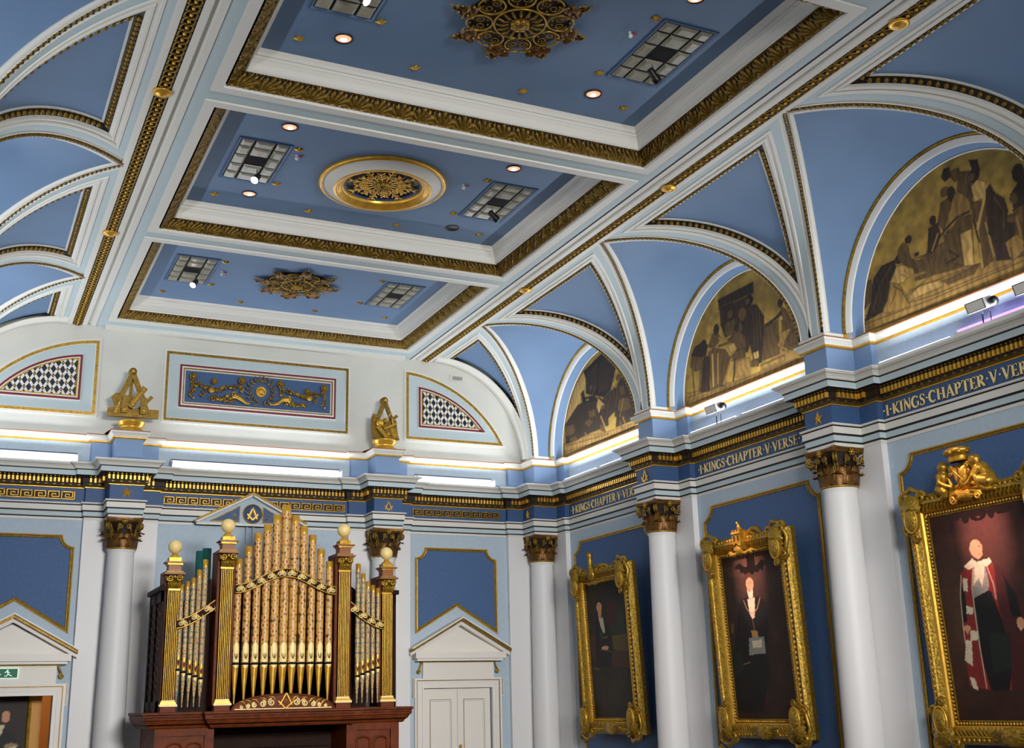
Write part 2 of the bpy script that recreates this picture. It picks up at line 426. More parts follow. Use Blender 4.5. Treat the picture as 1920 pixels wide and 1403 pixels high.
# half rib against the end wall: a flat white band running up the cove
for side in (1, -1):
    mb = MB()
    rows = [[cov(CR*a, y, dr) for a in [pi/2*i/40 for i in range(41)]] for y, dr in ((17.80, .0), (17.83, 0), (17.9, -.0), (17.9, -.02), (EY-.02, -.02), (EY-.02, .0), (EY+.02, 0))]
    mb.grid(rows, 'white', True)
    (mb if side > 0 else mirror(mb)).build('vault_rib', ceiling)

# ------------------------------------------------------------------ plan line of the entablature
def plan():
    r = []                                   # right wall, from behind the camera to the end wall
    r.append((WX, YB))
    for yk in COLS[::-1]:
        if yk-.525 < YB+.1: continue
        r += [(WX, yk-.525), (WX-.085, yk-.525), (WX-.085, yk-.235), (WX-.49, yk-.235)]
        if yk > 17: break
        r += [(WX-.49, yk+.235), (WX-.085, yk+.235), (WX-.085, yk+.525), (WX, yk+.525)]
    e = []                                   # end wall, right corner to the centre
    xk = WX-(EY-17.83)
    r[-1] = (xk-.235, 17.595); r[-2] = (WX-.085, 17.595)
    e += [(xk-.235, EY-.085), (xk-.525, EY-.085), (xk-.525, EY)]
    for x in (ECOL[1],):
        e += [(x+.525, EY), (x+.525, EY-.085), (x+.235, EY-.085), (x+.235, EY-.49), (x-.235, EY-.49), (x-.235, EY-.085), (x-.525, EY-.085), (x-.525, EY)]
    half = r+e
    return half+[(2*CX-x, y) for x, y in half[::-1]]
PLAN = plan()          # runs along the right wall away from the camera, room on its left
def run(name, prof, mats, smooth=False):
    mb = MB(); sweep(mb, PLAN, prof, None, mats, False, lambda u, v, h: (u, v, h), smooth); o = mb.build(name); return struct(o)
# architrave, frieze, bed mould, cornice, attic block, ledge moulding
run('trim_1', [(-.02, 2.66), (.0, 2.66), (.0, 2.698), (.008, 2.70), (.008, 2.716), (.016, 2.717), (.016, 2.780), (.024, 2.783), (.024, 2.80), (.034, 2.801), (.034, 2.878), (.045, 2.892), (.055, 2.902), (.055, 2.915), (0, 2.915)],
    ['white', 'white', 'dark_line', 'dark_line', 'pale_blue', 'pale_blue', 'dark_line', 'dark_line', 'dark_line', 'white', 'dark_line', 'white', 'white', 'white'])
run('trim_2', [(0, 2.915), (0, 3.13)], ['frieze_blue'])
run('trim_3', [(0, 3.13), (.018, 3.132), (.018, 3.143), (.022, 3.145), (.05, 3.165), (.055, 3.195), (.06, 3.2), (.06, 3.268), (.075, 3.27), (.085, 3.285), (.10, 3.3)],
    ['bright_gold', 'bright_gold', 'dark_ground', 'old_gold', 'dark_ground', 'dark_ground', 'dark_ground', 'dark_ground', 'dark_ground', 'dark_ground'])
run('trim_4', [(.10, 3.3), (.155, 3.3), (.155, 3.372), (.165, 3.375), (.165, 3.385), (.175, 3.39), (.185, 3.41), (.21, 3.435), (.235, 3.445), (.24, 3.455), (.25, 3.457), (.25, 3.475), (-.1, 3.485)],
    ['navy', 'pale_blue', 'dark_line', 'dark_line', 'white', 'white', 'white', 'white', 'white', 'white', 'white', 'white'])
run('trim_5', [(-.05, 3.48), (.0, 3.485), (.0, 3.53), (-.02, 3.55), (-.04, 3.56), (-.04, 3.835)], ['attic_blue'])
run('trim_6', [(-.05, 3.825), (-.01, 3.827), (.0, 3.835), (.0, 3.85), (.004, 3.852), (.008, 3.87), (.03, 3.9), (.04, 3.905), (.04, 3.932), (.045, 3.934), (.045, 3.945), (-.6, 3.945)],
    ['bright_gold', 'bright_gold', 'bright_gold', 'bright_gold', 'white', 'white', 'white', 'white', 'brown_line', 'brown_line', 'white'])
# dentils, pearls and egg row as one moulding along the same plan
mb = MB()
for (ax, ay), (bx, by) in zip(PLAN, PLAN[1:]):
    L = sqrt((bx-ax)**2+(by-ay)**2)
    if L < .2: continue
    dx, dy = (bx-ax)/L, (by-ay)/L; nx, ny = -dy, dx
    conv = L > .45 and False
    n = int((L-.1)/.057)
    if min(ay, by) < 2: continue
    # segments on box faces are widened by the projection, others narrowed
    onbox = (abs(L-.47) < .01)
    a, b = (-.06, L+.06) if onbox else ((.07, L-.07) if L > .5 else (.08, L-.02))
    if L < .42 and not onbox: a, b = .08, L-.02
    n = max(2, round((b-a)/.057))
    for i in range(n):
        u = a+(b-a)*(i+.5)/n
        c = Vector((ax+dx*u+nx*.075, ay+dy*u+ny*.075, 3.233))
        mb.obox(c, Vector((dx, dy, 0)), Vector((nx, ny, 0)), Vector((0, 0, 1)), .014, .02, .031, 'bright_gold')
        mb.obox(c+Vector((nx*.018, ny*.018, .052)), Vector((dx, dy, 0)), Vector((nx, ny, 0)), Vector((0, 0, 1)), .007, .007, .006, 'gold')
        if i % 2 == 0: mb.obox(c+Vector((-nx*.03, -ny*.03, -.055)), Vector((dx, dy, 0)), Vector((nx, ny, 0)), Vector((0, 0, 1)), .018, .012, .008, 'old_gold')
struct(mb.build('trim_7'))
# attic plinths behind the cove springings
mb = MB()
for side in (1, -1):
    for yk in COLS[0:5]:
        m = MB(); yk = min(yk, 17.84); m.box(8.86, WX+.05, yk-.23, yk+.23, 3.9, 4.003, 'white');
        m = m if side > 0 else mirror(m)
        k = len(mb.v); mb.v += m.v; mb.f += [tuple(i+k for i in f) for f in m.f]; mb.m += [mb.mi(m.names[i]) for i in m.m]; mb.sm += m.sm
struct(mb.build('trim_8'))

# ------------------------------------------------------------------ walls and floor
def wall_plan(lo, hi):
    return
mb = MB(); x = 2*CX-WX
# end wall below the entablature with two door openings
DOORS = [7.61, 2*CX-7.61+.02]; DH = .2; DW = .6
xs = [x, DOORS[1]-DW, DOORS[1]+DW, DOORS[0]-DW, DOORS[0]+DW, WX]
for a, b, z in ((0, 1, FZ), (1, 2, DH), (2, 3, FZ), (3, 4, DH), (4, 5, FZ)):
    mb.box(xs[a], xs[b], EY, EY+.2, z, 2.662, 'wall_blue')
mb.box(x, WX, EY+.03, EY+.2, 2.662, 3.95, 'wall_blue')
mb.box(x-.3, WX+.3, EY, EY+.2, 3.95, 5.75, 'plaster')
wall_end = struct(mb.build('wall_end'))
mb = MB()
for xk in ECOL+[9.06, 2*CX-9.06]: mb.box(xk-.525, xk+.525, EY-.085, EY, FZ, 2.662, 'column_white')
mb.build('pilaster', wall_end)
for nm, s in (('wall_right', 1), ('wall_left', -1)):
    mb = MB(); mb.box(WX, WX+.2, YB, EY+.2, FZ, 2.662, 'wall_blue'); mb.box(WX+.03, WX+.2, YB, EY+.2, 2.662, 3.95, 'wall_blue'); mb.box(9.335, 9.55, YB, EY+.2, 3.95, 5.8, 'sky_blue')
    w = struct((mb if s > 0 else mirror(mb)).build(nm)); mb = MB()
    for yk in COLS: mb.box(WX-.085, WX, max(YB, yk-.525), min(EY-.086, yk+.525), FZ, 2.662, 'column_white')
    (mb if s > 0 else mirror(mb)).build('pilaster', w)
mb = MB(); mb.box(x-.2, WX+.2, YB, EY+4, FZ-.1, FZ, 'floor'); struct(mb.build('floor'))
mb = MB(); mb.box(x, WX, YB-.2, YB, FZ, 5.8, 'plaster'); struct(mb.build('wall_back'))

# panels with gold frames on the walls
def panel_outline(hw, top, bot, sc, notch=None, scb=True):
    pts = []
    pts += [(-hw+a, top-b) for a, b in [(sc*sin(t), sc*cos(t)) for t in [pi/2*i/7 for i in range(8)]]][::-1] if sc else []
    # top-left corner scooped: centre at the corner itself
    tl = [(-hw+sc*cos(t), top-sc*sin(t)) for t in [pi/2*i/7 for i in range(8)]][::-1]
    tr = [(hw-x+0-0*y if False else hw-(x+hw), y) for x, y in tl][::-1]
    o = tl+tr if False else None
    left = [(-hw, top-sc)]+[(-hw+sc*sin(a), top-sc*cos(a)) for a in [pi/2*i/7 for i in range(1, 7)]]+[(-hw+sc, top)]
    right = [(-p[0], p[1]) for p in left[::-1]]
    if notch is None:
        bl = [(-p[0], bot+(top-p[1])) for p in left]   # bottom right, mirrored
        br = [(p[0], bot+(top-p[1])) for p in left[::-1]]
        return left+right+[(hw, bot+sc)]+[(hw-sc*sin(a), bot+sc*cos(a)) for a in [pi/2*i/7 for i in range(1, 7)]]+[(hw-sc, bot), (-hw+sc, bot)]+[(-hw+sc*cos(a), bot+sc*sin(a)) for a in [pi/2*i/7 for i in range(1, 7)]]+[(-hw, bot+sc)]
    return left+right+[(hw, bot), (0, notch), (-hw, bot)]
def wall_panel(wall, out, to3, d=1):
    mb = MB()
    pts = [to3(u, v, .006) for u, v in out]
    mb.quad(pts, 'panel_blue'); p = mb.build('blue_panel', wall)
    mb = MB(); w = .052
    prof = [(0, 0), (0, .012), (.012, .026), (.022, .02), (.026, .018), (.03, .02), (.04, .022), (w, .012), (w, .0)]
    sweep(mb, out, [(-a, h) for a, h in prof], None, ['gold', 'bright_gold', 'bright_gold', 'dark_ground', 'dark_ground', 'gold', 'gold', 'gold'], True, to3)
    mb.build('gilt_moulding', p)
for s, w in ((1, bpy.data.objects['wall_right']), (-1, bpy.data.objects['wall_left'])):
    for yc in BAYS[:3]:
        o = panel_outline(1.215, 2.49, -.86, .19)
        wall_panel(w, o, (lambda u, v, h, yc=yc: (WX-h, yc-u, v)) if s > 0 else (lambda u, v, h, yc=yc: (2*CX-WX+h, yc-u, v)))
for xc in DOORS:
    o = panel_outline(.735, 2.445, 1.045, .17, 1.49)
    wall_panel(wall_end, o, lambda u, v, h, xc=xc: (xc+u, EY-h, v))

# ------------------------------------------------------------------ end wall attic panels
def frame2(mb, out, to3, bands):
    """bands: list of (inset0,inset1,height,mat)"""
    for a, b, h, m in bands:
        sweep(mb, out, [(-a, 0), (-a, h), (-b, h), (-b, 0)], None, [m], True, to3)
ew = lambda u, v, h: (u, EY-h, v)
mb = MB(); px = 4.225
o = [(px-1.50, 4.225), (px-1.50, 5.39), (px+1.50, 5.39), (px+1.50, 4.225)]
mb.quad([ew(u, v, .004) for u, v in o], 'pale_blue')
frame2(mb, o, ew, [(0, .03, .03, 'white'), (.03, .068, .035, 'old_gold'), (.068, .08, .02, 'white')])
i2 = [(px-1.27, 4.47), (px-1.27, 5.18), (px+1.27, 5.18), (px+1.27, 4.47)]
frame2(mb, i2, ew, [(0, .012, .02, 'white'), (.012, .045, .03, 'maroon'), (.045, .065, .036, 'white'), (.065, .085, .03, 'old_gold'), (.085, .1, .02, 'white')])
mb.quad([ew(u, v, .008) for u, v in [(px-1.17, 4.57), (px-1.17, 5.08), (px+1.17, 5.08), (px+1.17, 4.57)]], 'frieze_blue')
mb.build('festoon_panel', wall_end)
def arcpts(x0, z0, x1, z1, zb, n=16):
    """outline: vertical side x0 from zb to z0, curve to (x1,z1) then bottom"""
    cx, cz, = x0-.02, None
    # circle through (x0,z0) with horizontal-ish start: centre (x0-.12, cz)
    a = x0-.15; cz = ((x0-a)**2+z0**2-(x1-a)**2-z1**2)/(2*(z0-z1)); r = sqrt((x0-a)**2+(z0-cz)**2)
    t0 = atan2(z0-cz, x0-a); t1 = atan2(z1-cz, x1-a)
    return [(x0, zb)]+[(a+r*cos(t0+(t1-t0)*i/n), cz+r*sin(t0+(t1-t0)*i/n)) for i in range(n+1)]+([(x1, zb)] if z1 > zb+.02 else [])
for s in (1, -1):
    mb = MB(); t3 = ew if s > 0 else (lambda u, v, h: (2*CX-u, EY-h, v))
    sweepf = frame2
    o = arcpts(6.72, 5.41, 8.50, 4.25, 4.25)
    mb.quad([t3(u, v, .004) for u, v in o], 'pale_blue')
    frame2(mb, o, t3, [(-.035, 0, .02, 'white'), (0, .038, .035, 'gold'), (.038, .05, .02, 'white')])
    i2 = arcpts(6.93, 5.18, 8.19, 4.45, 4.45)
    frame2(mb, i2, t3, [(0, .012, .02, 'white'), (.012, .045, .03, 'maroon'), (.045, .06, .03, 'white'), (.06, .078, .03, 'gold')])
    mb.build('grille_panel', wall_end)
    # lattice: dark opening with crossing white laths
    mb = MB(); g = arcpts(7.0, 5.11, 8.07, 4.52, 4.52)
    mb.quad([t3(u, v, .006) for u, v in g], 'navy')
    poly = [Vector(p) for p in g]
    def inside(u, v):
        c = False; n = len(poly)
        for i in range(n):
            a, b = poly[i], poly[i-1]
            if (a.y > v) != (b.y > v) and u < (b.x-a.x)*(v-a.y)/(b.y-a.y)+a.x: c = not c
        return c
    W, H, lw = .128, .205, .026
    for k in range(-8, 20):
        for sg in (1, -1):
            # line through (7.0+k*W, 4.5) with slope sg*H/W
            pts = []; n = 60; prev = None
            for i in range(n+1):
                v = 4.5+.65*i/n; u = 7.02+k*W+sg*(v-4.5)*W/H
                if inside(u, v): pts.append((u, v))
                elif pts: break
            if len(pts) > 1:
                a, b = pts[0], pts[-1]; mb.bar(t3(a[0], a[1], .014), t3(b[0], b[1], .014), .038, .014, 'white', up=(0, 1, 0))
    mb.build('lattice', wall_end)
    mb = MB()
    for k in range(0, 20):
        for q in range(0, 8):
            u = 7.02+k*W/2; v = 4.5+q*H/2
            if (k+q) % 2 == 0 and inside(u, v) and inside(u+.01, v+.02): mb.ball(t3(u, v, .024), .013, 'bright_gold', 6, 3)
    mb.build('lattice_stud', wall_end)
# ------------------------------------------------------------------ painted scenes: flat colour shapes in the picture's own metres
PAINTS = {
'mural_c':[
 ('p','m',[(-1.45,.601),(-1.299,.584),(-1.31,.355),(-1.49,.258)]),
 ('p','t',[(-1.504,.159),(-1.111,.156),(-.745,.238),(-.392,.332),(.243,.236),(.803,.127),(.775,-.034),(-1.528,.003)]),
 ('p','l',[(-.75,.206),(-.568,.277),(-.286,.231),(-.257,.157),(-.503,.158),(-.737,.153)]),
 ('p','m',[(-.268,.217),(.25,.226),(.172,.152),(-.179,.147)]),
 ('s','d',[(-1.513,.101),(-.518,.066),(.793,.071)],.0096),
 ('s','d',[(-1.498,.2),(-.429,.102),(.639,.096)],.0064),
 ('s','d',[(-.74,.269),(.26,.23)],.006),
 ('s','d',[(-1.318,.0),(.143,-.023),(.772,-.055)],.0064),
 ('p','m',[(-.644,.601),(-.372,.585),(-.393,.324),(-.642,.344)]),
 ('p','m',[(-.429,.622),(-.14,.63),(.047,.56),(.096,.273),(-.393,.324)]),
 ('p','m',[(-.127,.836),(.24,.788),(.192,.27),(.094,.258),(-.104,.36)]),
 ('p','l',[(.059,.635),(.215,.639),(.187,.241),(.057,.271)]),
 ('p','m',[(.541,.575),(.757,.581),(.869,.507),(.801,.113),(.477,.199)]),
 ('p','d',[(.42,.622),(.759,.489),(.679,.127),(.474,.185)]),
 ('p','d',[(-1.485,.127),(-1.335,.346),(-1.275,.584),(-1.121,.686),(-.916,.69),(-.898,.59),(-1.018,.463),(-1.08,.281),(-1.203,.151)]),
 ('s','m',[(-1.33,.225),(-1.175,.482),(-.967,.649)],.0085),
 ('s','k',[(-1.409,.164),(-1.208,.493),(-1.013,.648)],.008),
 ('s','k',[(-1.222,.174),(-1.099,.456),(-.951,.609)],.008),
 ('p','l',[(-.895,.606),(-.736,.567),(-.713,.442),(-.808,.391),(-.917,.395),(-.997,.456)]),
 ('p','t',[(-1.021,.447),(-.875,.381),(-.775,.182),(-.767,.097),(-.942,.094),(-1.139,.122),(-1.178,.16),(-1.07,.277)]),
 ('s','d',[(-.983,.4),(-.864,.31),(-.765,.112)],.0128),
 ('s','d',[(-.896,.388),(-1.063,.174)],.008),
 ('e','d',(-.841,.672),.067,.055),
 ('e','m',(-.798,.665),.042,.039),
 ('s','t',[(-.788,.518),(-.695,.419),(-.497,.392)],.0224),
 ('s','t',[(-.837,.485),(-.718,.411),(-.592,.392)],.0192),
 ('p','m',[(-.759,.844),(-.683,.766),(-.678,.663),(-.583,.447),(-.739,.551),(-.872,.683),(-.834,.788)]),
 ('e','d',(-.671,.845),.057,.047),
 ('s','t',[(-.673,.695),(-.604,.587),(-.532,.569)],.0192),
 ('e','d',(-.575,.634),.04,.025),
 ('p','d',[(-.359,.86),(-.223,.873),(-.204,.735),(-.263,.626),(-.355,.563),(-.421,.603)]),
 ('e','d',(-.287,.923),.051,.056),
 ('s','t',[(-.243,.75),(-.35,.593)],.0224),
 ('p','m',[(-.223,.873),(-.149,1.074),(-.025,1.089),(.058,.989),(-.023,.86),(-.161,.751)]),
 ('e','m',(-.072,1.174),.068,.059),
 ('e','d',(.009,1.115),.06,.088),
 ('p','t',[(.057,1.103),(.186,1.05),(.257,.892),(.224,.81),(.089,.815),(-.042,.738),(-.166,.72),(-.05,.936)]),
 ('s','d',[(.208,.832),(.052,.83),(-.118,.767),(-.231,.696)],.027),
 ('s','m',[(.089,.815),(-.052,.677)],.045),
 ('p','m',[(-.168,.705),(.051,.702),(.025,.425),(-.147,.343),(-.223,.369),(-.158,.523)]),
 ('s','k',[(-.12,.509),(.001,.401),(-.18,.386)],.018),
 ('p','m',[(.241,.914),(.459,.857),(.437,.615),(.482,.228),(.286,.159),(.261,.684)]),
 ('s','l',[(.296,.67),(.288,.174)],.018),
 ('s','l',[(.402,.629),(.447,.24)],.015),
 ('s','d',[(.447,.674),(.484,.242)],.012),
 ('s','k',[(.248,.721),(.297,.45)],.018),
 ('p','m',[(.15,1.309),(.281,1.268),(.335,1.131),(.259,.907),(.184,1.034),(.088,1.107)]),
 ('p','l',[(.289,1.087),(.373,1.131),(.474,1.056),(.438,.897),(.297,.9)]),
 ('e','d',(.335,1.188),.078,.075),
 ('e','m',(.306,1.184),.039,.045),
 ('s','l',[(.458,1.015),(.411,.845),(.342,.715),(.295,.608)],.0336),
 ('s','k',[(.256,1.117),(.275,.885)],.012),
 ('p','d',[(-.094,1.349),(-.051,1.43),(.029,1.42),(.041,1.307),(-.054,1.282)]),
 ('p','m',[(.051,1.369),(.158,1.354),(.156,1.224),(.077,1.226),(.029,1.296)]),
 ('p','d',[(.3,1.381),(.408,1.341),(.424,1.205),(.332,1.229)]),
 ('p','d',[(.459,.967),(.523,1.012),(.575,.887),(.67,.801),(.698,.651),(.633,.477),(.506,.372),(.417,.498),(.442,.754)]),
 ('s','m',[(.551,.85),(.645,.657),(.616,.484)],.014),
 ('e','d',(.813,.75),.075,.077),
 ('e','m',(.784,.738),.043,.057),
 ('p','m',[(.748,.631),(.891,.634),(.839,.337),(.761,.398),(.797,.505)]),
 ('s','t',[(.785,.54),(.799,.413),(.807,.26),(.715,.234)],.027),
 ('p','t',[(.608,.334),(.756,.369),(.827,.267),(.81,.169),(.677,.112),(.634,.173)]),
 ('s','d',[(.665,.252),(.662,.028)],.014),
],
'mural_b':[
 ('p','t',[(-1.45,-.001),(-1.445,.178),(-.587,.077),(.157,.056),(1.048,.023),(1.049,-.049)]),
 ('s','d',[(-1.431,.044),(1.048,.023)],.008),
 ('s','m',[(-1.424,.107),(.155,.041)],.008),
 ('p','d',[(-.518,1.301),(.292,1.295),(.272,1.138),(-.509,1.152)]),
 ('s','m',[(-.519,1.18),(.273,1.146)],.0064),
 ('p','d',[(-.497,1.148),(.149,1.132),(.236,.671),(.053,.372),(-.407,.705),(-.498,.923)]),
 ('e','m',(-.267,1.012),.064,.055),
 ('e','m',(.0,.929),.081,.09),
 ('p','m',[(-.381,.92),(-.176,.921),(-.098,.74),(-.308,.677),(-.425,.774)]),
 ('e','m',(-.098,.74),.081,.09),
 ('p','d',[(.134,1.012),(.322,.967),(.461,.756),(.442,.61),(.336,.158),(.174,.187),(.101,.558)]),
 ('s','m',[(.362,.908),(.355,.484)],.0112),
 ('s','m',[(.241,.9),(.202,.407)],.0098),
 ('s','k',[(.179,.889),(.159,.449)],.0105),
 ('s','m',[(.315,.908),(.275,.416)],.006),
 ('e','k',(.178,1.068),.084,.069),
 ('e','m',(.141,1.064),.042,.042),
 ('p','m',[(.442,.61),(.732,.627),(.706,.176),(.362,.181)]),
 ('s','d',[(.73,.613),(.71,.381)],.012),
 ('p','d',[(.445,.639),(.705,.68),(.851,.754),(.901,.708),(.839,.668),(.535,.612),(.464,.603)]),
 ('s','t',[(.479,.719),(.567,.677)],.0168),
 ('p','m',[(.808,.767),(.911,.705),(1.015,.496),(1.019,.364),(.808,.441),(.802,.561)]),
 ('e','d',(.804,.828),.052,.063),
 ('p','t',[(.765,.453),(.986,.446),(.861,.337),(.742,.283),(.865,.204),(.879,.142),(.675,.287)]),
 ('p','m',[(.883,.331),(1.046,.4),(1.054,.223),(.914,.234)]),
 ('p','l',[(.759,.656),(.816,.661),(.84,.594),(.774,.599)]),
 ('p','m',[(-.826,.617),(-.702,.647),(-.426,.553),(-.34,.419),(-.485,.067),(-.825,.066)]),
 ('s','l',[(-.739,.561),(-.765,.122)],.032),
 ('s','l',[(-.609,.541),(-.659,.127)],.0192),
 ('p','d',[(-1.244,.7),(-1.149,.789),(-.953,.815),(-.826,.73),(-.897,.588),(-1.06,.6),(-1.22,.661)]),
 ('e','d',(-.929,.784),.074,.048),
 ('p','m',[(-1.246,.684),(-.978,.594),(-.972,.415),(-1.189,.44),(-1.291,.532)]),
 ('s','m',[(-1.24,.486),(-1.231,.077)],.0352),
 ('s','m',[(-1.007,.586),(-1.042,.401),(-1.115,.129)],.0384),
 ('s','m',[(-1.008,.457),(-1.002,.278)],.0288),
 ('p','d',[(-.952,.587),(-.819,.567),(-.852,.064),(-1.09,.107)]),
 ('p','m',[(-.83,.699),(-.704,.856),(-.574,.834),(-.507,.735),(-.702,.647)]),
 ('e','d',(-.607,.892),.067,.081),
 ('s','t',[(-.558,.749),(-.434,.697),(-.292,.703)],.033),
 ('p','m',[(-.253,.708),(-.1,.725),(.034,.608),(.038,.453),(-.186,.439),(-.221,.558)]),
 ('e','d',(-.143,.785),.063,.057),
 ('s','m',[(-.186,.641),(-.416,.629),(-.571,.641)],.042),
 ('p','l',[(-.395,.591),(-.218,.588),(-.168,.48),(-.308,.473)]),
 ('p','m',[(-.182,.469),(.013,.445),(-.002,.326),(-.323,.352),(-.393,.402)]),
 ('s','t',[(-.319,.382),(-.413,.236),(-.523,.077)],.039),
 ('s','d',[(-.248,.347),(-.266,.197),(-.305,.084)],.039),
 ('p','t',[(-.225,.325),(.092,.3),(.087,.074),(-.253,.101)]),
 ('s','d',[(-.612,.084),(-.512,.058)],.0224),
 ('p','l',[(.169,.34),(.288,.337),(.286,.232),(.181,.246)]),
 ('p','m',[(.11,.25),(.273,.22),(.262,.133),(.098,.162)]),
 ('p','t',[(.309,.136),(.79,.138),(.802,.062),(.3,.063)]),
 ('s','d',[(.285,.127),(.811,.132)],.0056),
],
'mural_a':[
 ('p','k',[(-.661,1.283),(-.023,1.428),(.397,1.063),(.201,.75),(-.031,.69),(-.602,.888),(-.569,1.107)]),
 ('p','d',[(-.605,1.222),(-.149,1.327),(-.247,.861),(-.568,.94)]),
 ('p','d',[(.029,1.368),(.369,1.056),(.176,.785),(-.195,.789),(-.157,1.225)]),
 ('p','l',[(-1.362,.531),(-1.23,.794),(-.954,1.097),(-.661,1.283),(-.581,1.14),(-.612,.951),(-.765,.943),(-.779,.765),(-.919,.752),(-1.03,.534)]),
 ('p','g',[(.217,.775),(.388,.964),(.427,.795)]),
 ('p','t',[(-1.452,-.017),(-1.436,.194),(-.749,.203),(-.083,.106),(.839,.062),(.872,-.0)]),
 ('s','d',[(-1.446,.058),(.02,-.016),(.872,-.0)],.0075),
 ('s','d',[(-1.375,.151),(.082,.056)],.0075),
 ('p','d',[(-1.379,.519),(-.919,.752),(-.764,.761),(-.2,.731),(.075,.606),(.095,.197),(-.75,.188),(-1.373,.181)]),
 ('p','m',[(-1.349,.497),(-1.066,.466),(-1.014,.334),(-1.143,.285),(-1.394,.323)]),
 ('p','m',[(-.732,.408),(-.519,.45),(-.407,.366),(-.532,.29)]),
 ('p','m',[(-.567,.58),(-.302,.563),(-.285,.427),(-.519,.45)]),
 ('p','m',[(-.292,.679),(-.037,.618),(.037,.499),(-.164,.487),(-.301,.578)]),
 ('p','l',[(-.202,.717),(.013,.548),(-.1,.56),(-.196,.451),(-.272,.571)]),
 ('s','l',[(-.143,.395),(-.043,.227),(.031,.11)],.024),
 ('p','m',[(-.182,.272),(-.071,.233),(.002,.102),(-.163,.166)]),
 ('e','d',(-.418,.933),.098,.064),
 ('e','m',(-.432,.952),.053,.036),
 ('s','m',[(-.271,.926),(-.368,.831)],.028),
 ('p','k',[(-.766,.928),(-.686,.97),(-.637,.836),(-.312,.788),(-.262,.687),(-.734,.754)]),
 ('p','l',[(-.61,.792),(-.491,.779),(-.538,.753),(-.606,.766)]),
 ('p','d',[(-.031,.69),(.369,.766),(.408,.584),(.306,.379),(.047,.294)]),
 ('p','d',[(.396,.759),(.543,.866),(.701,.825),(.882,.498),(.88,.219),(.586,.174),(.298,.295)]),
 ('p','m',[(.477,.739),(.612,.734),(.651,.582),(.517,.586)]),
 ('e','m',(.478,.897),.096,.051),
 ('s','m',[(.436,.893),(.399,.644),(.309,.407)],.014),
 ('p','m',[(.458,.543),(.75,.501),(.812,.319),(.651,.3),(.387,.36)]),
 ('s','t',[(.592,.525),(.459,.259)],.0156),
 ('s','t',[(.537,.227),(.63,.08)],.0252),
 ('s','m',[(.451,.176),(.519,.034)],.0336),
 ('p','m',[(-1.24,.26),(-1.02,.26),(-.935,.167),(-1.213,.194)]),
 ('s','t',[(-.686,.234),(-.632,.163)],.024),
],
'port_c':[
 ('p','red',[(-.358,.702),(-.271,.731),(-.152,.736),(.026,.748),(.072,.724),(.163,.675),(.244,.607),(.305,.498),(.313,.393),(.212,.156),(.098,.137),(-.231,.139),(-.465,.163),(-.439,.437)]),
 ('p','blk',[(-.244,.585),(-.141,.625),(-.01,.597),(.037,.508),(.101,.399),(.084,.231),(.017,.137),(-.203,.139),(-.242,.247),(-.26,.409)]),
 ('p','dred',[(.072,.724),(.172,.697),(.331,.497),(.204,.136),(.044,.137),(.101,.335),(.046,.529)]),
 ('p','blk',[(.163,.675),(.279,.563),(.292,.467),(.186,.471)]),
 ('p','blk',[(-.386,.636),(-.352,.646),(-.34,.567),(-.367,.468),(-.43,.459)]),
 ('s','crm',[(-.354,.691),(-.404,.592),(-.43,.437),(-.432,.348)],.0077),
 ('s','crm',[(-.189,.716),(-.24,.629),(-.252,.497),(-.258,.344),(-.255,.15)],.0099),
 ('s','crm',[(-.015,.718),(.032,.628),(.032,.562)],.0066),
 ('p','crm',[(-.338,.679),(-.282,.67),(-.299,.61),(-.354,.618)]),
 ('p','crm',[(-.349,.545),(-.261,.53),(-.281,.498),(-.36,.506)]),
 ('p','crm',[(-.347,.423),(-.255,.42),(-.268,.377),(-.361,.377)]),
 ('p','crm',[(-.418,.381),(-.348,.374),(-.383,.254),(-.474,.283)]),
 ('p','crm',[(-.447,.206),(-.379,.195),(-.359,.14),(-.426,.152)]),
 ('p','crm',[(-.3,.733),(-.183,.766),(-.133,.746),(.03,.757),(.055,.736),(-.015,.718),(-.156,.725),(-.249,.713)]),
 ('p','gry',[(-.189,.716),(-.029,.718),(-.024,.63),(-.049,.604),(-.249,.574)]),
 ('p','crm',[(-.166,.737),(-.05,.736),(-.057,.687),(-.112,.623),(-.136,.669),(-.226,.629),(-.189,.682)]),
 ('e','skin',(-.115,.81),.079,.044),
 ('p','skin',[(-.092,.844),(-.028,.823),(-.043,.774),(-.099,.758),(-.152,.77)]),
 ('s','brn',[(-.082,.819),(-.045,.817)],.0044),
 ('s','brn',[(-.089,.783),(-.058,.78)],.0033),
 ('s','brn',[(-.04,.81),(-.042,.791)],.0033),
 ('e','skin',(-.38,.435),.046,.015),
 ('p','skin',[(-.412,.431),(-.365,.424),(-.385,.402)]),
 ('e','skin',(.276,.441),.047,.027),
 ('p','crm',[(.235,.427),(.283,.415),(.265,.405)]),
 ('s','brn',[(-.311,.356),(-.307,.161)],.0055),
 ('p','dgn',[(-.119,.405),(.128,.398),(.084,.231),(-.144,.213)]),
],
'port_b':[
 ('p','blk',[(-.278,.724),(-.125,.739),(.124,.729),(.216,.693),(.233,.555),(.135,.39),(.165,.285),(-.068,.039),(-.573,.039),(-.564,.362),(-.409,.576)]),
 ('p','pnk',[(-.14,.718),(.016,.728),(-.007,.648),(-.075,.629)]),
 ('p','crm',[(-.132,.702),(.003,.712),(-.023,.606),(-.077,.597),(-.122,.631)]),
 ('s','gld',[(-.215,.716),(-.171,.665),(-.077,.624),(.043,.657),(.12,.718)],.0121),
 ('p','crm',[(-.113,.625),(-.013,.632),(-.069,.599)]),
 ('e','skin',(-.053,.812),.078,.04),
 ('p','crm',[(-.127,.783),(-.001,.777),(-.019,.729),(-.102,.722)]),
 ('e','skin',(-.082,.776),.043,.013),
 ('s','brn',[(-.087,.819),(-.05,.821)],.003),
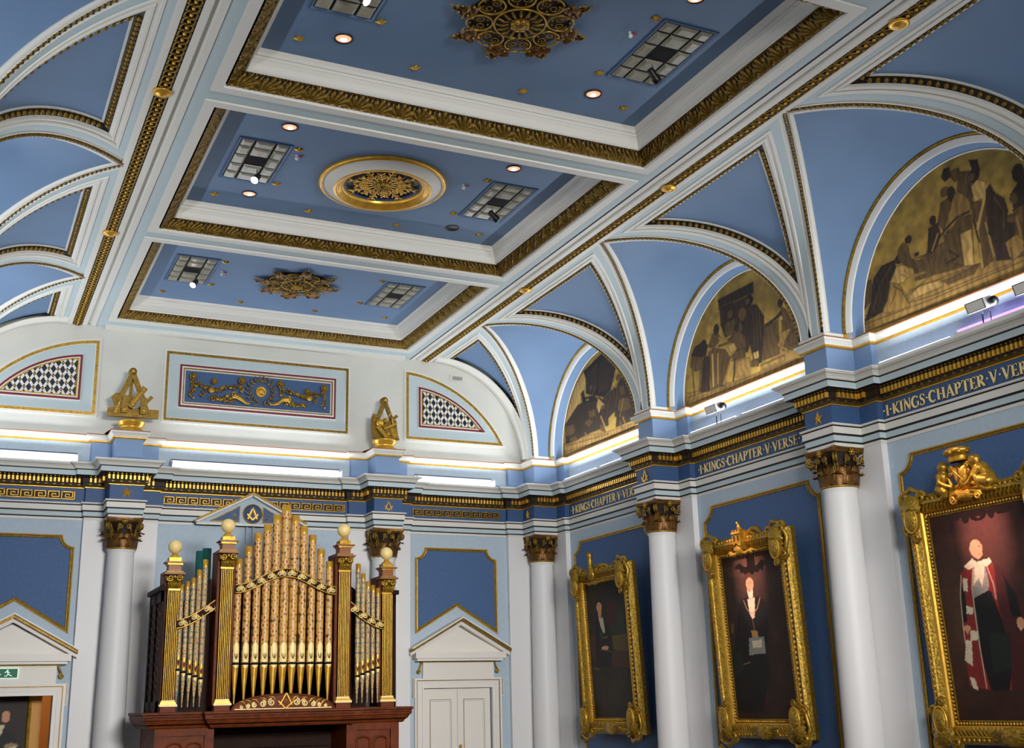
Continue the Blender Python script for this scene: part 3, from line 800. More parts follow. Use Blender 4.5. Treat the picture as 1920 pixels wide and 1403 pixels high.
 ('s','brn',[(-.028,.822),(-.0,.818)],.0033),
 ('s','brn',[(-.103,.776),(-.045,.776)],.003),
 ('s','gld',[(-.074,.586),(-.055,.521)],.006),
 ('p','gld',[(-.131,.529),(-.007,.525),(.008,.472),(-.118,.47)]),
 ('p','gry',[(-.19,.488),(.119,.485),(.116,.385),(-.223,.382)]),
 ('p','crm',[(-.137,.465),(.061,.47),(.05,.423),(-.136,.422)]),
 ('s','gld',[(-.528,.579),(-.526,.524)],.004),
 ('s','gld',[(-.483,.578),(-.526,.524)],.0044),
 ('s','tan',[(-.487,.317),(-.221,.339)],.0099),
 ('p','dgn',[(-.567,.405),(-.359,.411),(-.366,.293),(-.567,.253)]),
 ('p','brn',[(-.503,.935),(-.197,.94),(-.185,.873),(-.49,.866)]),
],
'port_a':[
 ('p','grn',[(.168,.786),(.481,.798),(.552,.597),(.084,.611)]),
 ('p','dred',[(.064,.838),(.326,.827),(.27,.664),(.008,.672)]),
 ('p','tan2',[(.104,.598),(.552,.597),(.554,.47),(.14,.491)]),
 ('p','brn',[(.045,.494),(.599,.469),(.65,.355),(.049,.364)]),
 ('p','brn',[(-.715,.621),(-.359,.611),(-.369,.431),(-.672,.437)]),
 ('p','blk',[(-.353,.708),(-.195,.727),(-.008,.697),(.104,.598),(.089,.481),(.002,.365),(-.439,.373),(-.408,.54)]),
 ('p','crm',[(-.243,.735),(-.118,.737),(-.08,.627),(-.133,.617),(-.211,.679)]),
 ('s','blk',[(-.173,.72),(-.129,.629)],.006),
 ('e','skin',(-.205,.818),.084,.036),
 ('p','skin',[(-.26,.79),(-.139,.792),(-.171,.726),(-.243,.735)]),
 ('s','gld',[(-.231,.62),(-.17,.582),(-.02,.59)],.0048),
 ('e','skin',(-.12,.509),.106,.016),
 ('s','tan2',[(-.271,.501),(.041,.482)],.0168),
 ('s','tan',[(-.541,.368),(-.368,.359)],.0096),
 ('s','brn',[(.258,.419),(.261,.154)],.0072),
],
}
RGBP = {'g': (168, 134, 56), 'd': (52, 36, 18), 'm': (92, 68, 32), 'l': (186, 148, 80), 't': (146, 112, 52), 'k': (30, 21, 13),
        'red': (128, 34, 30), 'dred': (66, 22, 22), 'blk': (12, 11, 14), 'crm': (214, 200, 170), 'gry': (140, 138, 130), 'skin': (206, 150, 112), 'brn': (70, 44, 26),
        'dgn': (22, 32, 26), 'pnk': (230, 190, 170), 'gld': (170, 130, 76), 'tan': (150, 128, 96), 'grn': (38, 50, 34), 'tan2': (92, 78, 36)}
class Raster:
    def __init__(s, u0, u1, v0, v1, nu, nv):
        s.U, s.V = np.meshgrid(np.linspace(u0, u1, nu), np.linspace(v0, v1, nv)); s.C = np.zeros((nv, nu, 3)); s.px = (u1-u0)/nu
    def noise(s, rng, k):
        n = rng.random((max(3, s.C.shape[0]//k+2), max(3, s.C.shape[1]//k+2)))
        ii = np.linspace(0, n.shape[0]-1.001, s.C.shape[0]); jj = np.linspace(0, n.shape[1]-1.001, s.C.shape[1])
        i0 = ii.astype(int); j0 = jj.astype(int); fi = (ii-i0)[:, None]; fj = (jj-j0)[None]
        return (n[i0][:, j0]*(1-fi)*(1-fj)+n[i0+1][:, j0]*fi*(1-fj)+n[i0][:, j0+1]*(1-fi)*fj+n[i0+1][:, j0+1]*fi*fj)
    def put(s, mask, c, a=1.0):
        c = np.array(lin(*RGBP[c])); s.C = s.C*(1-mask[..., None]*a)+c*(mask[..., None]*a)
    def poly(s, pts, c, a=1):
        ins = np.zeros(s.U.shape, bool); n = len(pts)
        for i in range(n):
            (x0, y0), (x1, y1) = pts[i], pts[i-1]
            if y0 == y1: continue
            ins ^= ((y0 > s.V) != (y1 > s.V)) & (s.U < (x1-x0)*(s.V-y0)/(y1-y0)+x0)
        s.put(ins.astype(float), c, a); return ins
    def drape(s, ins, pts, rng, c='k'):
        n = s.noise(rng, 7); th = rng.uniform(-.5, .5); w = np.sin((s.U*cos(th)+s.V*sin(th)*.6)*rng.uniform(55, 85)+n*5)
        s.C *= np.where(ins, 1+.22*w+.25*(n-.5), 1)[..., None]
        old = s.C.copy(); s.stroke(list(pts)+[pts[0]], s.px*1.1, c); s.C = old*.45+s.C*.55
    def ell(s, p, rx, ry, c): s.put((((s.U-p[0])/rx)**2+((s.V-p[1])/ry)**2 < 1).astype(float), c)
    def stroke(s, pts, w, c, sv=1.0):
        w = max(w, s.px*.8); m = np.zeros(s.U.shape)
        for (x0, y0), (x1, y1) in zip(pts, pts[1:]):
            dx, dy = x1-x0, (y1-y0)*sv; L = dx*dx+dy*dy+1e-12
            t = np.clip(((s.U-x0)*dx+(s.V-y0)*sv*dy)/L, 0, 1)
            d = np.hypot(s.U-x0-t*dx, (s.V-y0)*sv-t*dy); m = np.maximum(m, np.clip((w/2-d)/s.px+.5, 0, 1))
        s.put(m, c)
def paint_mesh(name, R, to3, material, parent, keep=None, local=False):
    nv, nu = R.U.shape; vs = [to3(R.U[i, j], R.V[i, j]) for i in range(nv) for j in range(nu)]
    fs = [(i*nu+j, i*nu+j+1, (i+1)*nu+j+1, (i+1)*nu+j) for i in range(nv-1) for j in range(nu-1)
          if keep is None or keep(R.U[i, j], R.V[i, j]) and keep(R.U[i+1, j+1], R.V[i+1, j+1]) and keep(R.U[i+1, j], R.V[i+1, j]) and keep(R.U[i, j+1], R.V[i, j+1])]
    me = bpy.data.meshes.new(name); me.from_pydata(vs, [], fs)
    ca = me.color_attributes.new('paint', 'FLOAT_COLOR', 'POINT')
    c = np.ones((nv*nu, 4)); c[:, :3] = R.C.reshape(-1, 3); ca.data.foreach_set('color', c.ravel())
    me.materials.append(M[material]); o = bpy.data.objects.new(name, me); COL.objects.link(o)
    if parent:
        o.parent = parent
        if not local and not parent.parent: o.matrix_parent_inverse = Matrix.Translation(-parent.location)
    return o
def do_items(R, items, sv=1.0, rng=None):
    for it in items:
        if it[0] == 'p':
            ins = R.poly(it[2], it[1])
            if rng is not None: R.drape(ins, it[2], rng)
        elif it[0] == 's': R.stroke(it[2], it[3], it[1], sv)
        else: R.ell(it[2], it[3], it[4], it[1])
# ---- lunette murals
mur_lab = {'mural_c': ('half-round sepia mural of kneeling and standing robed figures, largest and nearest', 270, 150),
           'mural_b': ('half-round sepia mural with a dark slab above a hooded figure, middle lunette', 220, 120),
           'mural_a': ('half-round sepia mural of a group under a dark rock, in the corner lunette', 170, 92)}
for k, yc in (('mural_c', BAYS[2]), ('mural_b', BAYS[1]), ('mural_a', BAYS[0])):
    lab, nu, nv = mur_lab[k]; rng = np.random.default_rng(len(k)+ord(k[-1]))
    R = Raster(-1.545, 1.545, -.06, 1.545, nu, nv); R.put(np.ones(R.U.shape), 'g')
    n1 = R.noise(rng, 6)
    R.C *= (.62+.75*n1*(.5+.5*R.noise(rng, 14)))[..., None]
    if k == 'mural_c':
        R.poly([(.7, .25), (1.6, .2), (1.6, -.1), (.7, -.1)], 't'); R.poly([(.55, .62), (1.1, .55), (1.2, .2), (.6, .2)], 'm')
        R.poly([(.75, .8), (.95, .95), (1.05, .7), (1.0, .25), (.8, .25)], 'd'); R.ell((.88, .98), .08, .1, 'd')
    elif k == 'mural_b':
        R.poly([(.6, .3), (1.6, .3), (1.6, -.1), (.4, -.1)], 't'); R.poly([(.75, .2), (1.1, .7), (1.3, .4), (1.2, .1)], 'm')
    else:
        R.poly([(.5, .8), (1.2, .6), (1.5, .1), (.3, .1)], 'd')
    do_items(R, PAINTS[k], 1.0, rng)
    R.C *= (.9+.2*R.noise(rng, 4))[..., None]
    R.C *= (.8+.4*R.noise(rng, 12))[..., None]
    o = paint_mesh('mural', R, lambda u, v, yc=yc: (9.331, yc-u, CZ+v), 'mural_paint', None, keep=lambda u, v: u*u+v*v < 1.545**2)
    tag(o, lab, 'mural', 'lunette murals on the right wall')

# ------------------------------------------------------------------ columns
def leaf(mb, ang, z0, hgt, r0, r1, w, curl, m):
    rows = []
    for i in range(8):
        t = i/7; r = r0+(r1-r0)*t; z = z0+hgt*t
        if t > .6: q = (t-.6)/.4; r += curl*q*q*1.0; z -= hgt*.35*q*q
        ww = w*(.75+.35*sin(pi*min(1, t*1.1)))*(1 if t < .8 else 1-(t-.8)*2.6)
        row = []
        for j in range(7):
            s = (j-3)/3; a = ang+s*ww/r/2; rr = r+.012*(1-s*s)+(.007 if j % 2 else -.004)
            row.append((rr*cos(a), rr*sin(a), z-.012*s*s*(1 if t > .5 else 0)))
        rows.append(row)
    mb.grid(rows, m, True)
def spiral(cx, cz, r, turns, n, dirn=1, a0=0):
    return [(cx+r*(1-.8*i/n)*cos(a0+dirn*2*pi*turns*i/n), cz+r*(1-.8*i/n)*sin(a0+dirn*2*pi*turns*i/n)) for i in range(n+1)]
cap = MB(); abac = MB(); shaft = MB(); base = MB()
HZ = 2.215     # local zero: floor, capital starts at 2.215-FZ
def z_(v): return v-FZ
cap.lathe([(.188, z_(2.235)), (.18, z_(2.3)), (.19, z_(2.42)), (.215, z_(2.52)), (.245, z_(2.575)), (.25, z_(2.59))], (0, 0, 0), 'dark_ground', 20)
for k in range(8): leaf(cap, k*pi/4, z_(2.235), .19, .20, .225, .165, .055, 'bronze')
for k in range(8): leaf(cap, (k+.5)*pi/4, z_(2.25), .30, .196, .245, .15, .065, 'bronze')
for k in range(8):
    a = k*pi/4; cap.tube([(.205*cos(a), .205*sin(a), z_(2.25)), (.222*cos(a), .222*sin(a), z_(2.36)), (.27*cos(a), .27*sin(a), z_(2.385))], [.012, .010, .012], 'gold', 5)
for k in range(4):
    a = pi/4+k*pi/2; d = Vector((cos(a), sin(a), 0))
    for s in (-1, 1):
        side = Vector((-sin(a), cos(a), 0))*.014*s
        pts = [(0.215, z_(2.40)), (.235, z_(2.47)), (.265, z_(2.53)), (.30, z_(2.575))]+spiral(.295, z_(2.53), .055, 1.7, 24, -1, pi/2)
        cap.tube([d*r+side+Vector((0, 0, z)) for r, z in pts], .015, 'old_gold', 6)
    b = k*pi/2; d = Vector((cos(b), sin(b), 0)); t = Vector((-sin(b), cos(b), 0))
    for s in (-1, 1):
        pts = [(.10, z_(2.42)), (.085, z_(2.5)), (.06, z_(2.56))]+spiral(.055, z_(2.53), .04, 1.6, 18, -1, pi/2)
        cap.tube([d*(.235+.0*i)+t*(s*u)+Vector((0, 0, z)) for i, (u, z) in enumerate(pts)], .012, 'old_gold', 5)
    cap.ball(tuple(d*.25+Vector((0, 0, z_(2.60)))), .03, 'gold', 8, 5)
    for q in range(6):
        cap.ball(tuple(d*.255+t*.033*cos(q*pi/3)+Vector((0, 0, z_(2.60)+.033*sin(q*pi/3)))), .014, 'gold', 5, 3)
def abacus_pts(h, c):
    pts = []
    for k in range(4):
        a = -pi/4+k*pi/2; p = Vector((cos(a), sin(a)))*h*1.414; q = Vector((cos(a+pi/2), sin(a+pi/2)))*h*1.414
        tdir = (q-p).normalized(); nrm = Vector((-tdir.y, tdir.x))
        for i in range(8):
            t = .04+.92*i/7; pts.append(p.lerp(q, t)+nrm*c*sin(pi*t))
    return pts
rows = [[(p.x, p.y, z_(zz)) for p in abacus_pts(h, .05)] for h, zz in ((.225, 2.59), (.25, 2.6), (.262, 2.625), (.262, 2.635), (.272, 2.64), (.272, 2.66))]
abac.grid(rows, 'bronze', False, True); abac.quad(rows[0][::-1], 'bronze')
shaft.lathe([(.215, z_(FZ+.32)), (.214, z_(-1)), (.208, z_(0)), (.196, z_(1.2)), (.186, z_(2.15)), (.186, z_(2.18)), (.2, z_(2.2)), (.2, z_(2.212))], (0, 0, 0), 'column_white', 40)
ring = MB(); ring.lathe([(.19, z_(2.205)), (.207, z_(2.212)), (.213, z_(2.224)), (.207, z_(2.236)), (.188, z_(2.24))], (0, 0, 0), 'gold', 32)
base.lathe([(.30, .0), (.30, .1), (.31, .11), (.32, .15), (.30, .19), (.26, .2), (.245, .22), (.27, .25), (.265, .29), (.225, .3), (.215, .33)], (0, 0, 0), 'column_white', 32)
def mk_column(loc, lab, src=None):
    if src is None:
        r = thing('column', loc, lab, 'column', 'white columns with bronze capitals')
        for m, n in ((shaft, 'shaft'), (cap, 'capital'), (abac, 'abacus'), (ring, 'astragal_ring'), (base, 'column_base')): m.build(n, r, local=True)
        return r
    r = src.copy(); COL.objects.link(r); r.location = loc; r['label'] = lab
    for c in src.children: d = c.copy(); COL.objects.link(d); d.parent = r
    return r
c0 = mk_column((9.065, 10.31, FZ), 'round white column with bronze leafy capital, nearest, between the two larger portraits')
mk_column((9.065, 14.07, FZ), 'round white column with bronze capital between the smallest portrait and the white-bearded portrait', c0)
mk_column((9.06, 17.83, FZ), 'round white column in the room corner right of the white double door', c0)
mk_column((ECOL[0], 17.83, FZ), 'round white column left of the organ beside the half-seen doorway', c0)
mk_column((ECOL[1], 17.83, FZ), 'round white column half hidden behind the right end of the organ', c0)

# ------------------------------------------------------------------ emblems on the frieze
def star_mb(n, r, ri, h, m):
    mb = MB(); pts = []
    for i in range(2*n):
        a = pi/2+pi*i/n; rr = r if i % 2 == 0 else ri; pts.append((rr*cos(a), rr*sin(a)))
    k = 2*n
    for i in range(k):
        a, b = pts[i], pts[(i+1) % k]; mb.quad([(a[0], 0, a[1]), (b[0], 0, b[1]), (0, -h, 0)], m)
    return mb
def compass_mb(w, h, m):
    mb = MB(); t = w*.13
    mb.bar((0, -.008, h*.5), (-w*.42, -.008, -h*.42), t, .012, m, (0, 1, 0)); mb.bar((0, -.008, h*.5), (w*.42, -.008, -h*.42), t, .012, m, (0, 1, 0))
    mb.bar((-w*.5, -.016, -h*.02), (0, -.016, -h*.5), t, .012, m, (0, 1, 0)); mb.bar((w*.5, -.016, -h*.02), (0, -.016, -h*.5), t, .012, m, (0, 1, 0))
    mb.ball((0, -.012, h*.46), t*.8, m, 8, 5); return mb
def emblem(mb, name, loc, rz, lab, cat, group=None):
    o = mb.build(name); o.location = loc; o.rotation_euler = (0, 0, rz); return tag(o, lab, cat, group)
emblem(star_mb(5, .088, .036, .03, 'bright_gold'), 'star_emblem', (ECOL[0], 17.615, 3.02), 0, 'gold five-pointed star on the frieze above the column left of the organ', 'star')
emblem(compass_mb(.13, .15, 'bright_gold'), 'square_and_compasses', (ECOL[1], 17.618, 3.02), 0, 'gold square and compasses on the frieze above the column right of the organ', 'emblem')
emblem(star_mb(5, .088, .036, .03, 'bright_gold'), 'star_emblem', (8.82, 17.83, 3.02), -pi/2, 'gold five-pointed star on the frieze above the corner column', 'star')
emblem(compass_mb(.15, .17, 'bright_gold'), 'square_and_compasses', (8.845, 14.07, 3.02), -pi/2, 'gold square and compasses on the frieze between the first two inscriptions from the corner', 'emblem')
emblem(star_mb(5, .088, .036, .03, 'bright_gold'), 'star_emblem', (8.845, 10.31, 3.02), -pi/2, 'gold five-pointed star on the frieze above the nearest column', 'star')

# ------------------------------------------------------------------ inscription
T_, t_, S_ = .19, .07, .055
def A_(cx, cy, rx, ry, a0, a1, n=14): return [(cx+rx*cos(radians(a0+(a1-a0)*i/n)), cy+ry*sin(radians(a0+(a1-a0)*i/n))) for i in range(n+1)]
def W_(n, f): return [f(i/n) for i in range(n+1)]
def serif(x, y, w=.3): return ([(x-w/2, y), (x+w/2, y)], [S_, S_])
def stem(x, w=T_): return [([(x, .0), (x, 1)], [w, w]), serif(x, .03, w+.2), serif(x, .97, w+.2)]
GL = {
 'I': (.42, stem(.21)),
 'K': (.86, stem(.2)+[([(.26, .42), (.7, .97)], [t_, t_]), ([(.34, .52), (.74, .03)], [T_, T_]), serif(.72, .97, .26), serif(.76, .03, .26)]),
 'N': (.92, [([(.18, 0), (.18, .97)], [t_, t_]), ([(.76, .02), (.76, 1)], [t_, t_]), ([(.16, .98), (.76, .04)], [T_, T_]), serif(.16, .03, .26), serif(.12, .97, .2), serif(.76, .97, .26)]),
 'G': (.9, [(A_(.46, .5, .36, .45, 50, 318), W_(14, lambda t: .06+.15*sin(pi*t)**1)), ([(.74, .1), (.74, .46)], [.15, .15]), serif(.74, .46, .3), ([(.72, .72), (.72, .95)], [.06, .05])]),
 'S': (.66, [([(.55, .76), (.5, .9), (.35, .95), (.2, .9), (.14, .76), (.2, .62), (.34, .53), (.48, .42), (.54, .27), (.48, .12), (.32, .04), (.16, .09), (.09, .24)], [.05, .06, .07, .09, .12, .16, .19, .17, .13, .09, .07, .06, .05]), ([(.56, .7), (.56, .94)], [.05, .05]), ([(.09, .06), (.09, .3)], [.05, .05])]),
 'C': (.86, [(A_(.46, .5, .36, .45, 45, 315), W_(14, lambda t: .06+.15*sin(pi*t))), ([(.73, .7), (.73, .95)], [.06, .05])]),
 'H': (.96, stem(.2)+stem(.76)+[([(.2, .5), (.76, .5)], [t_, t_])]),
 'A': (.92, [([(.14, .03), (.45, 1)], [t_, t_]), ([(.44, 1), (.76, .03)], [T_, T_]), ([(.24, .34), (.66, .34)], [t_, t_]), serif(.14, .03, .24), serif(.76, .03, .32)]),
 'P': (.74, stem(.2)+[(A_(.28, .72, .34, .24, 90, -90), W_(14, lambda t: .06+.12*sin(pi*t)))]),
 'T': (.82, [([(.41, 0), (.41, 1)], [T_, T_]), serif(.41, .03, .4), ([(.06, .955), (.76, .955)], [.07, .07]), ([(.08, .76), (.08, .96)], [.05, .06]), ([(.74, .76), (.74, .96)], [.05, .06])]),
 'E': (.72, stem(.2)+[([(.2, .955), (.6, .955)], [.07, .07]), ([(.2, .045), (.62, .045)], [.07, .07]), ([(.2, .5), (.5, .5)], [.06, .06]), ([(.6, .8), (.6, .98)], [.05, .05]), ([(.63, .02), (.63, .24)], [.05, .05]), ([(.5, .4), (.5, .6)], [.04, .04])]),
 'R': (.86, stem(.2)+[(A_(.28, .73, .32, .23, 90, -90), W_(14, lambda t: .06+.12*sin(pi*t))), ([(.38, .5), (.74, .03)], [T_, T_]), serif(.78, .03, .22)]),
 'V': (.86, [([(.16, .98), (.46, .0)], [T_, T_]), ([(.44, .0), (.74, .98)], [t_, t_]), serif(.14, .97, .32), serif(.74, .97, .24)]),
 'X': (.86, [([(.16, .98), (.7, .03)], [T_, T_]), ([(.14, .03), (.7, .98)], [t_, t_]), serif(.16, .97, .3), serif(.7, .03, .3), serif(.7, .97, .24), serif(.14, .03, .24)]),
 '.': (.36, [([(.18, .46), (.18, .6)], [.14, .14])])}
def band_poly(mb, pts, ws, to3, m, ex, h, d):
    n = len(pts); L, Rr = [], []
    for i in range(n):
        a = Vector(pts[max(0, i-1)]); b = Vector(pts[min(n-1, i+1)]); t = (b-a).normalized(); nn = Vector((-t.y, t.x)); p = Vector(pts[i])
        if i == 0: p = p-t*ex
        if i == n-1: p = p+t*ex
        w = ws[i]/2+ex; L.append(p+nn*w); Rr.append(p-nn*w)
    for i in range(n-1):
        q = [L[i], Rr[i], Rr[i+1], L[i+1]]
        mb.quad([to3(v.x, v.y, h+d) for v in q], m)
        mb.quad([to3(L[i].x, L[i].y, h), to3(L[i+1].x, L[i+1].y, h), to3(L[i+1].x, L[i+1].y, h+d), to3(L[i].x, L[i].y, h+d)], m)
        mb.quad([to3(Rr[i].x, Rr[i].y, h), to3(Rr[i+1].x, Rr[i+1].y, h), to3(Rr[i+1].x, Rr[i+1].y, h+d), to3(Rr[i].x, Rr[i].y, h+d)], m)
def inscription(text, y0, y1, lab):
    tot = sum(GL[c][0] for c in text); k = (y0-y1)/tot; H = .132; z0 = 2.956; mb = MB(); u = 0
    for c in text:
        w, st = GL[c]
        t3 = lambda a, b, h, u=u: (WX-.002-h, y0-(u+a)*k, z0+b*H)
        for pts, ws in st:
            band_poly(mb, pts, ws, t3, 'black', .035, 0, .002); band_poly(mb, pts, ws, t3, 'pale_gold', 0, .0022, .006)
        u += w
    return tag(mb.build('inscription'), lab, 'lettering', 'gilt inscriptions on the frieze')
TXT = '.I.KINGS.CHAPTER.V.VERSE.X'
inscription(TXT, 9.79, 7.42, 'gilt I KINGS CHAPTER V inscription on the frieze, nearest, above the red-robed portrait')
inscription(TXT, 13.47, 11.12, 'gilt I KINGS CHAPTER V VERSE X inscription on the frieze, middle of the three')
inscription(TXT, 17.23, 14.86, 'gilt I KINGS CHAPTER V inscription on the frieze nearest the corner')

# ------------------------------------------------------------------ greek key bands on the end wall frieze
def greek(x0, x1, n, lab):
    z0, z1 = 2.962, 3.078; mb = MB(); mb.box(x0, x1, EY-.006, EY-.001, z0, z1, 'dark_ground'); P = (x1-x0)/n; H = z1-z0
    def bar(a, b): mb.bar((x0+a[0]*P, EY-.01, z0+a[1]*H), (x0+b[0]*P, EY-.01, z0+b[1]*H), .012, .012, 'gold', (0, 1, 0))
    bar((0, .05), (n, .05)); bar((n, 0), (n, 1))
    for i in range(n):
        path = [(.06, .05), (.06, .95), (.86, .95), (.86, .28), (.34, .28), (.34, .66), (.62, .66), (.62, .5)]
        for a, b in zip(path, path[1:]): bar((i+a[0], a[1]), (i+b[0], b[1]))
    return tag(mb.build('greek_key_band'), lab, 'frieze ornament', 'gold greek key bands on the end wall')
greek(-.1, 1.56, 9, 'gold greek key band on the frieze left of the left organ column')
greek(2.83, 5.66, 16, 'long gold greek key band on the frieze above the organ')
greek(6.83, 8.42, 9, 'gold greek key band on the frieze above the white double door')

# ------------------------------------------------------------------ ceiling fittings (inside the coffers)
ZP = ZC-.02+.34
# downlights
dl_o = thing('recessed_downlight', (0, 0, ZP), 'x', 'downlight', 'recessed downlights in the coffered ceiling')
m = MB(); m.lathe([(.088, -.002), (.088, -.012), (.078, -.014), (.072, -.004)], (0, 0, 0), 'black', 24); m.build('rim', dl_o, local=True)
m = MB(); m.lathe([(.073, -.004), (.07, -.0035), (.03, -.003), (.0, -.003)], (0, 0, 0), 'lamp_salmon', 20); m.build('reflector', dl_o, local=True)
m = MB(); m.lathe([(.03, -.004), (.026, -.007), (0, -.008)], (0.01, .025, 0), 'lamp_white', 10); m.build('bulb', dl_o, local=True)
words = {8.43: 'nearest coffer', 12.19: 'middle coffer', 15.95: 'farthest coffer'}
def corner(dx, dy): return ('far' if dy > 0 else 'near')+' '+('left' if dx < 0 else 'right')
first = True
for yc in BAYS[:3]:
    for dx in (-1.38, 1.28):
        for dy in (-.92, .94):
            if (yc, dx > 0, dy > 0) == (BAYS[1], True, True): continue
            if yc == BAYS[0] and dy > 0: continue
            if yc == BAYS[2] and dx < 0 and dy < 0: continue
            loc = (CX+dx, yc+dy, ZP); lab = 'round recessed downlight with salmon glow, %s of the %s' % (corner(dx, dy), words[round(yc, 2)])
            if first: r = dl_o; r.location = loc; r['label'] = lab; first = False
            else:
                r = dl_o.copy(); COL.objects.link(r); r.location = loc; r['label'] = lab
                for c in dl_o.children: d = c.copy(); COL.objects.link(d); d.parent = r
            spot('downlight_lamp', (loc[0], loc[1], ZP-.03), (loc[0], loc[1], 0), KDOWN, (1, .78, .62), radians(100), .6, .05)
r = thing('ceiling_speaker', (CX+1.30, 13.19, ZP), 'unlit black round ceiling opening, far right of the middle coffer', 'speaker')
m = MB(); m.lathe([(.09, -.002), (.09, -.01), (.078, -.012), (.074, -.005)], (0, 0, 0), 'black', 24); m.build('rim', r, local=True)
m = MB(); m.lathe([(.075, -.004), (0, -.004)], (0, 0, 0), 'black', 20); m.build('speaker_grille', r, local=True)
# gilt stars
sm = star_mb(6, .062, .028, .03, 'gold'); sm.v = [(x, z, y) for x, y, z in sm.v]
s0 = sm.build('ceiling_star'); offs = [(-1.76, 1.1), (-1.15, .54), (-.58, 1.17), (.59, 1.17), (1.13, .55), (1.72, 1.08), (1.13, -.5), (1.72, -1.12), (.57, -1.11), (-.6, -1.13), (-1.15, -.44), (-1.76, -1.1)]
first = True
for yc in BAYS[:3]:
    for i, (dx, dy) in enumerate(offs):
        if yc < 9 and i in (7, 8, 9, 10, 11): continue
        if yc < 13 and i in (11,): continue
        if yc > 15 and i in (11, 7, 8, 9): continue
        o = s0 if first else s0.copy()
        if not first: COL.objects.link(o)
        first = False; o.location = (CX+dx, yc+dy, ZP-.001)
        row = 'outer' if abs(dx) > 1.5 else ('inner' if abs(dx) < .8 else 'by the glazed grille,')
        tag(o, 'small gilt six-pointed ceiling star, %s %s of the %s' % (row, corner(dx, dy), words[round(yc, 2)]), 'star', 'gilt ceiling stars')
# glazed grilles
def grille_parts(r):
    X, Y = .27, .52
    m = MB(); pr = [(0, -.001), (0, -.012), (.012, -.014), (.022, -.006), (.03, -.006), (.034, .0), (.04, .03)]
    sweep(m, [(-X-.03, -Y-.03), (X+.03, -Y-.03), (X+.03, Y+.03), (-X-.03, Y+.03)], [(a, h) for a, h in pr], None, ['frieze_blue', 'frieze_blue', 'sky_blue', 'sky_blue', 'frieze_blue', 'frieze_blue'], True, lambda u, v, h: (u, v, h)); m.build('frame', r, local=True)
    m = MB(); m.quad([(-X, -Y, .0-.0005), (X, -Y, -.0005), (X, Y, -.0005), (-X, Y, -.0005)], 'void'); m.build('backing', r, local=True)
    xs = [-X, -X*.42, X*.42, X]; ys2 = [-Y+2*Y*i/5 for i in range(6)]; m = MB(); b = MB(); g = .012
    ys2 = [-Y, -Y*.68, -Y*.26, Y*.2, Y*.62, Y]
    for i in range(3):
        for j in range(5):
            if i == 1 and j == 2: continue
            x0, x1, y0, y1 = xs[i]+g, xs[i+1]-g, ys2[j]+g, ys2[j+1]-g; q = .028
            rows = [[(x0, y0, -.002), (x1, y0, -.002), (x1, y1, -.002), (x0, y1, -.002)], [(x0+.004, y0+.004, -.012), (x1-.004, y0+.004, -.012), (x1-.004, y1-.004, -.012), (x0+.004, y1-.004, -.012)], [(x0+q, y0+q, -.026), (x1-q, y0+q, -.026), (x1-q, y1-q, -.026), (x0+q, y1-q, -.026)]]
            k = MB(); k.grid(rows, 'glass_grey', False, True); k.quad(rows[-1], 'glass_grey'); k.build('glass_pane', r, local=True)
g0 = None
for yc in BAYS[:3]:
    for dx in (-1.52, 1.51):
        if g0 is None:
            g0 = thing('ceiling_light_grille', (CX+dx, yc+.0, ZP), 'x', 'ceiling grille', 'glazed grilles in the coffers'); grille_parts(g0); r = g0
        else:
            r = g0.copy(); COL.objects.link(r)
            for c in g0.children: d = c.copy(); COL.objects.link(d); d.parent = r
        r.location = (CX+dx, yc+(.04 if yc > 9 else .02), ZP)
        r['label'] = 'grey glazed fifteen-square ceiling grille on the %s side of the %s' % ('left' if dx < 0 else 'right', words[round(yc, 2)])
# spotlights hanging from the grilles
def spotlight(x, y, aim, lab, lit, zo=.0):
    r = thing('spotlight', (x, y, ZP), lab, 'spotlight', 'spotlights hanging under the ceiling grilles')
    m = MB(); m.tube([(0, 0, -.002), (0, 0, -.09)], .006, 'grey_metal', 6); m.tube([(-.035, 0, -.09), (.035, 0, -.09), (.035, 0, -.12)], .005, 'grey_metal', 5); m.build('bracket', r, local=True)
    d = Vector(aim).normalized(); c = Vector((0, 0, -.12)); a = c-d*.06; b = c+d*.10
    m = MB(); u = d.orthogonal().normalized(); w = d.cross(u)
    prof = [(0, -.062), (.03, -.06), (.036, -.05), (.036, .03), (.046, .05), (.046, .09), (.043, .092)]
    m.grid([[c+d*z+u*(q*cos(2*pi*i/14))+w*(q*sin(2*pi*i/14)) for i in range(14)] for q, z in prof], 'black', True, True); m.build('can', r, local=True)
    m = MB(); m.grid([[c+d*.085+u*(q*cos(2*pi*i/14))+w*(q*sin(2*pi*i/14)) for i in range(14)] for q in (.043, .0)], 'lamp_white' if lit else 'glass_grey', True, True); m.build('lens', r, local=True)
    return Vector((x, y, ZP))+c+d*.1
sp = []
sp.append(spotlight(CX-1.46, 12.40, (-.45, -.6, -.75), 'lit spotlight under the left grille of the middle coffer', True))
sp.append(spotlight(CX-1.44, 16.18, (-.45, -.6, -.75), 'lit spotlight under the left grille of the farthest coffer', True))
sp.append(spotlight(CX+1.52, 8.62, (.75, .25, -.65), 'black spotlight under the right grille of the nearest coffer', False))
sp.append(spotlight(CX+1.50, 12.36, (.75, .1, -.6), 'black spotlight under the right grille of the middle coffer', True))
sp.append(spotlight(CX-1.5, 8.5, (.5, -.6, -.75), 'spotlight cut by the top edge, under the left grille of the nearest coffer', True))
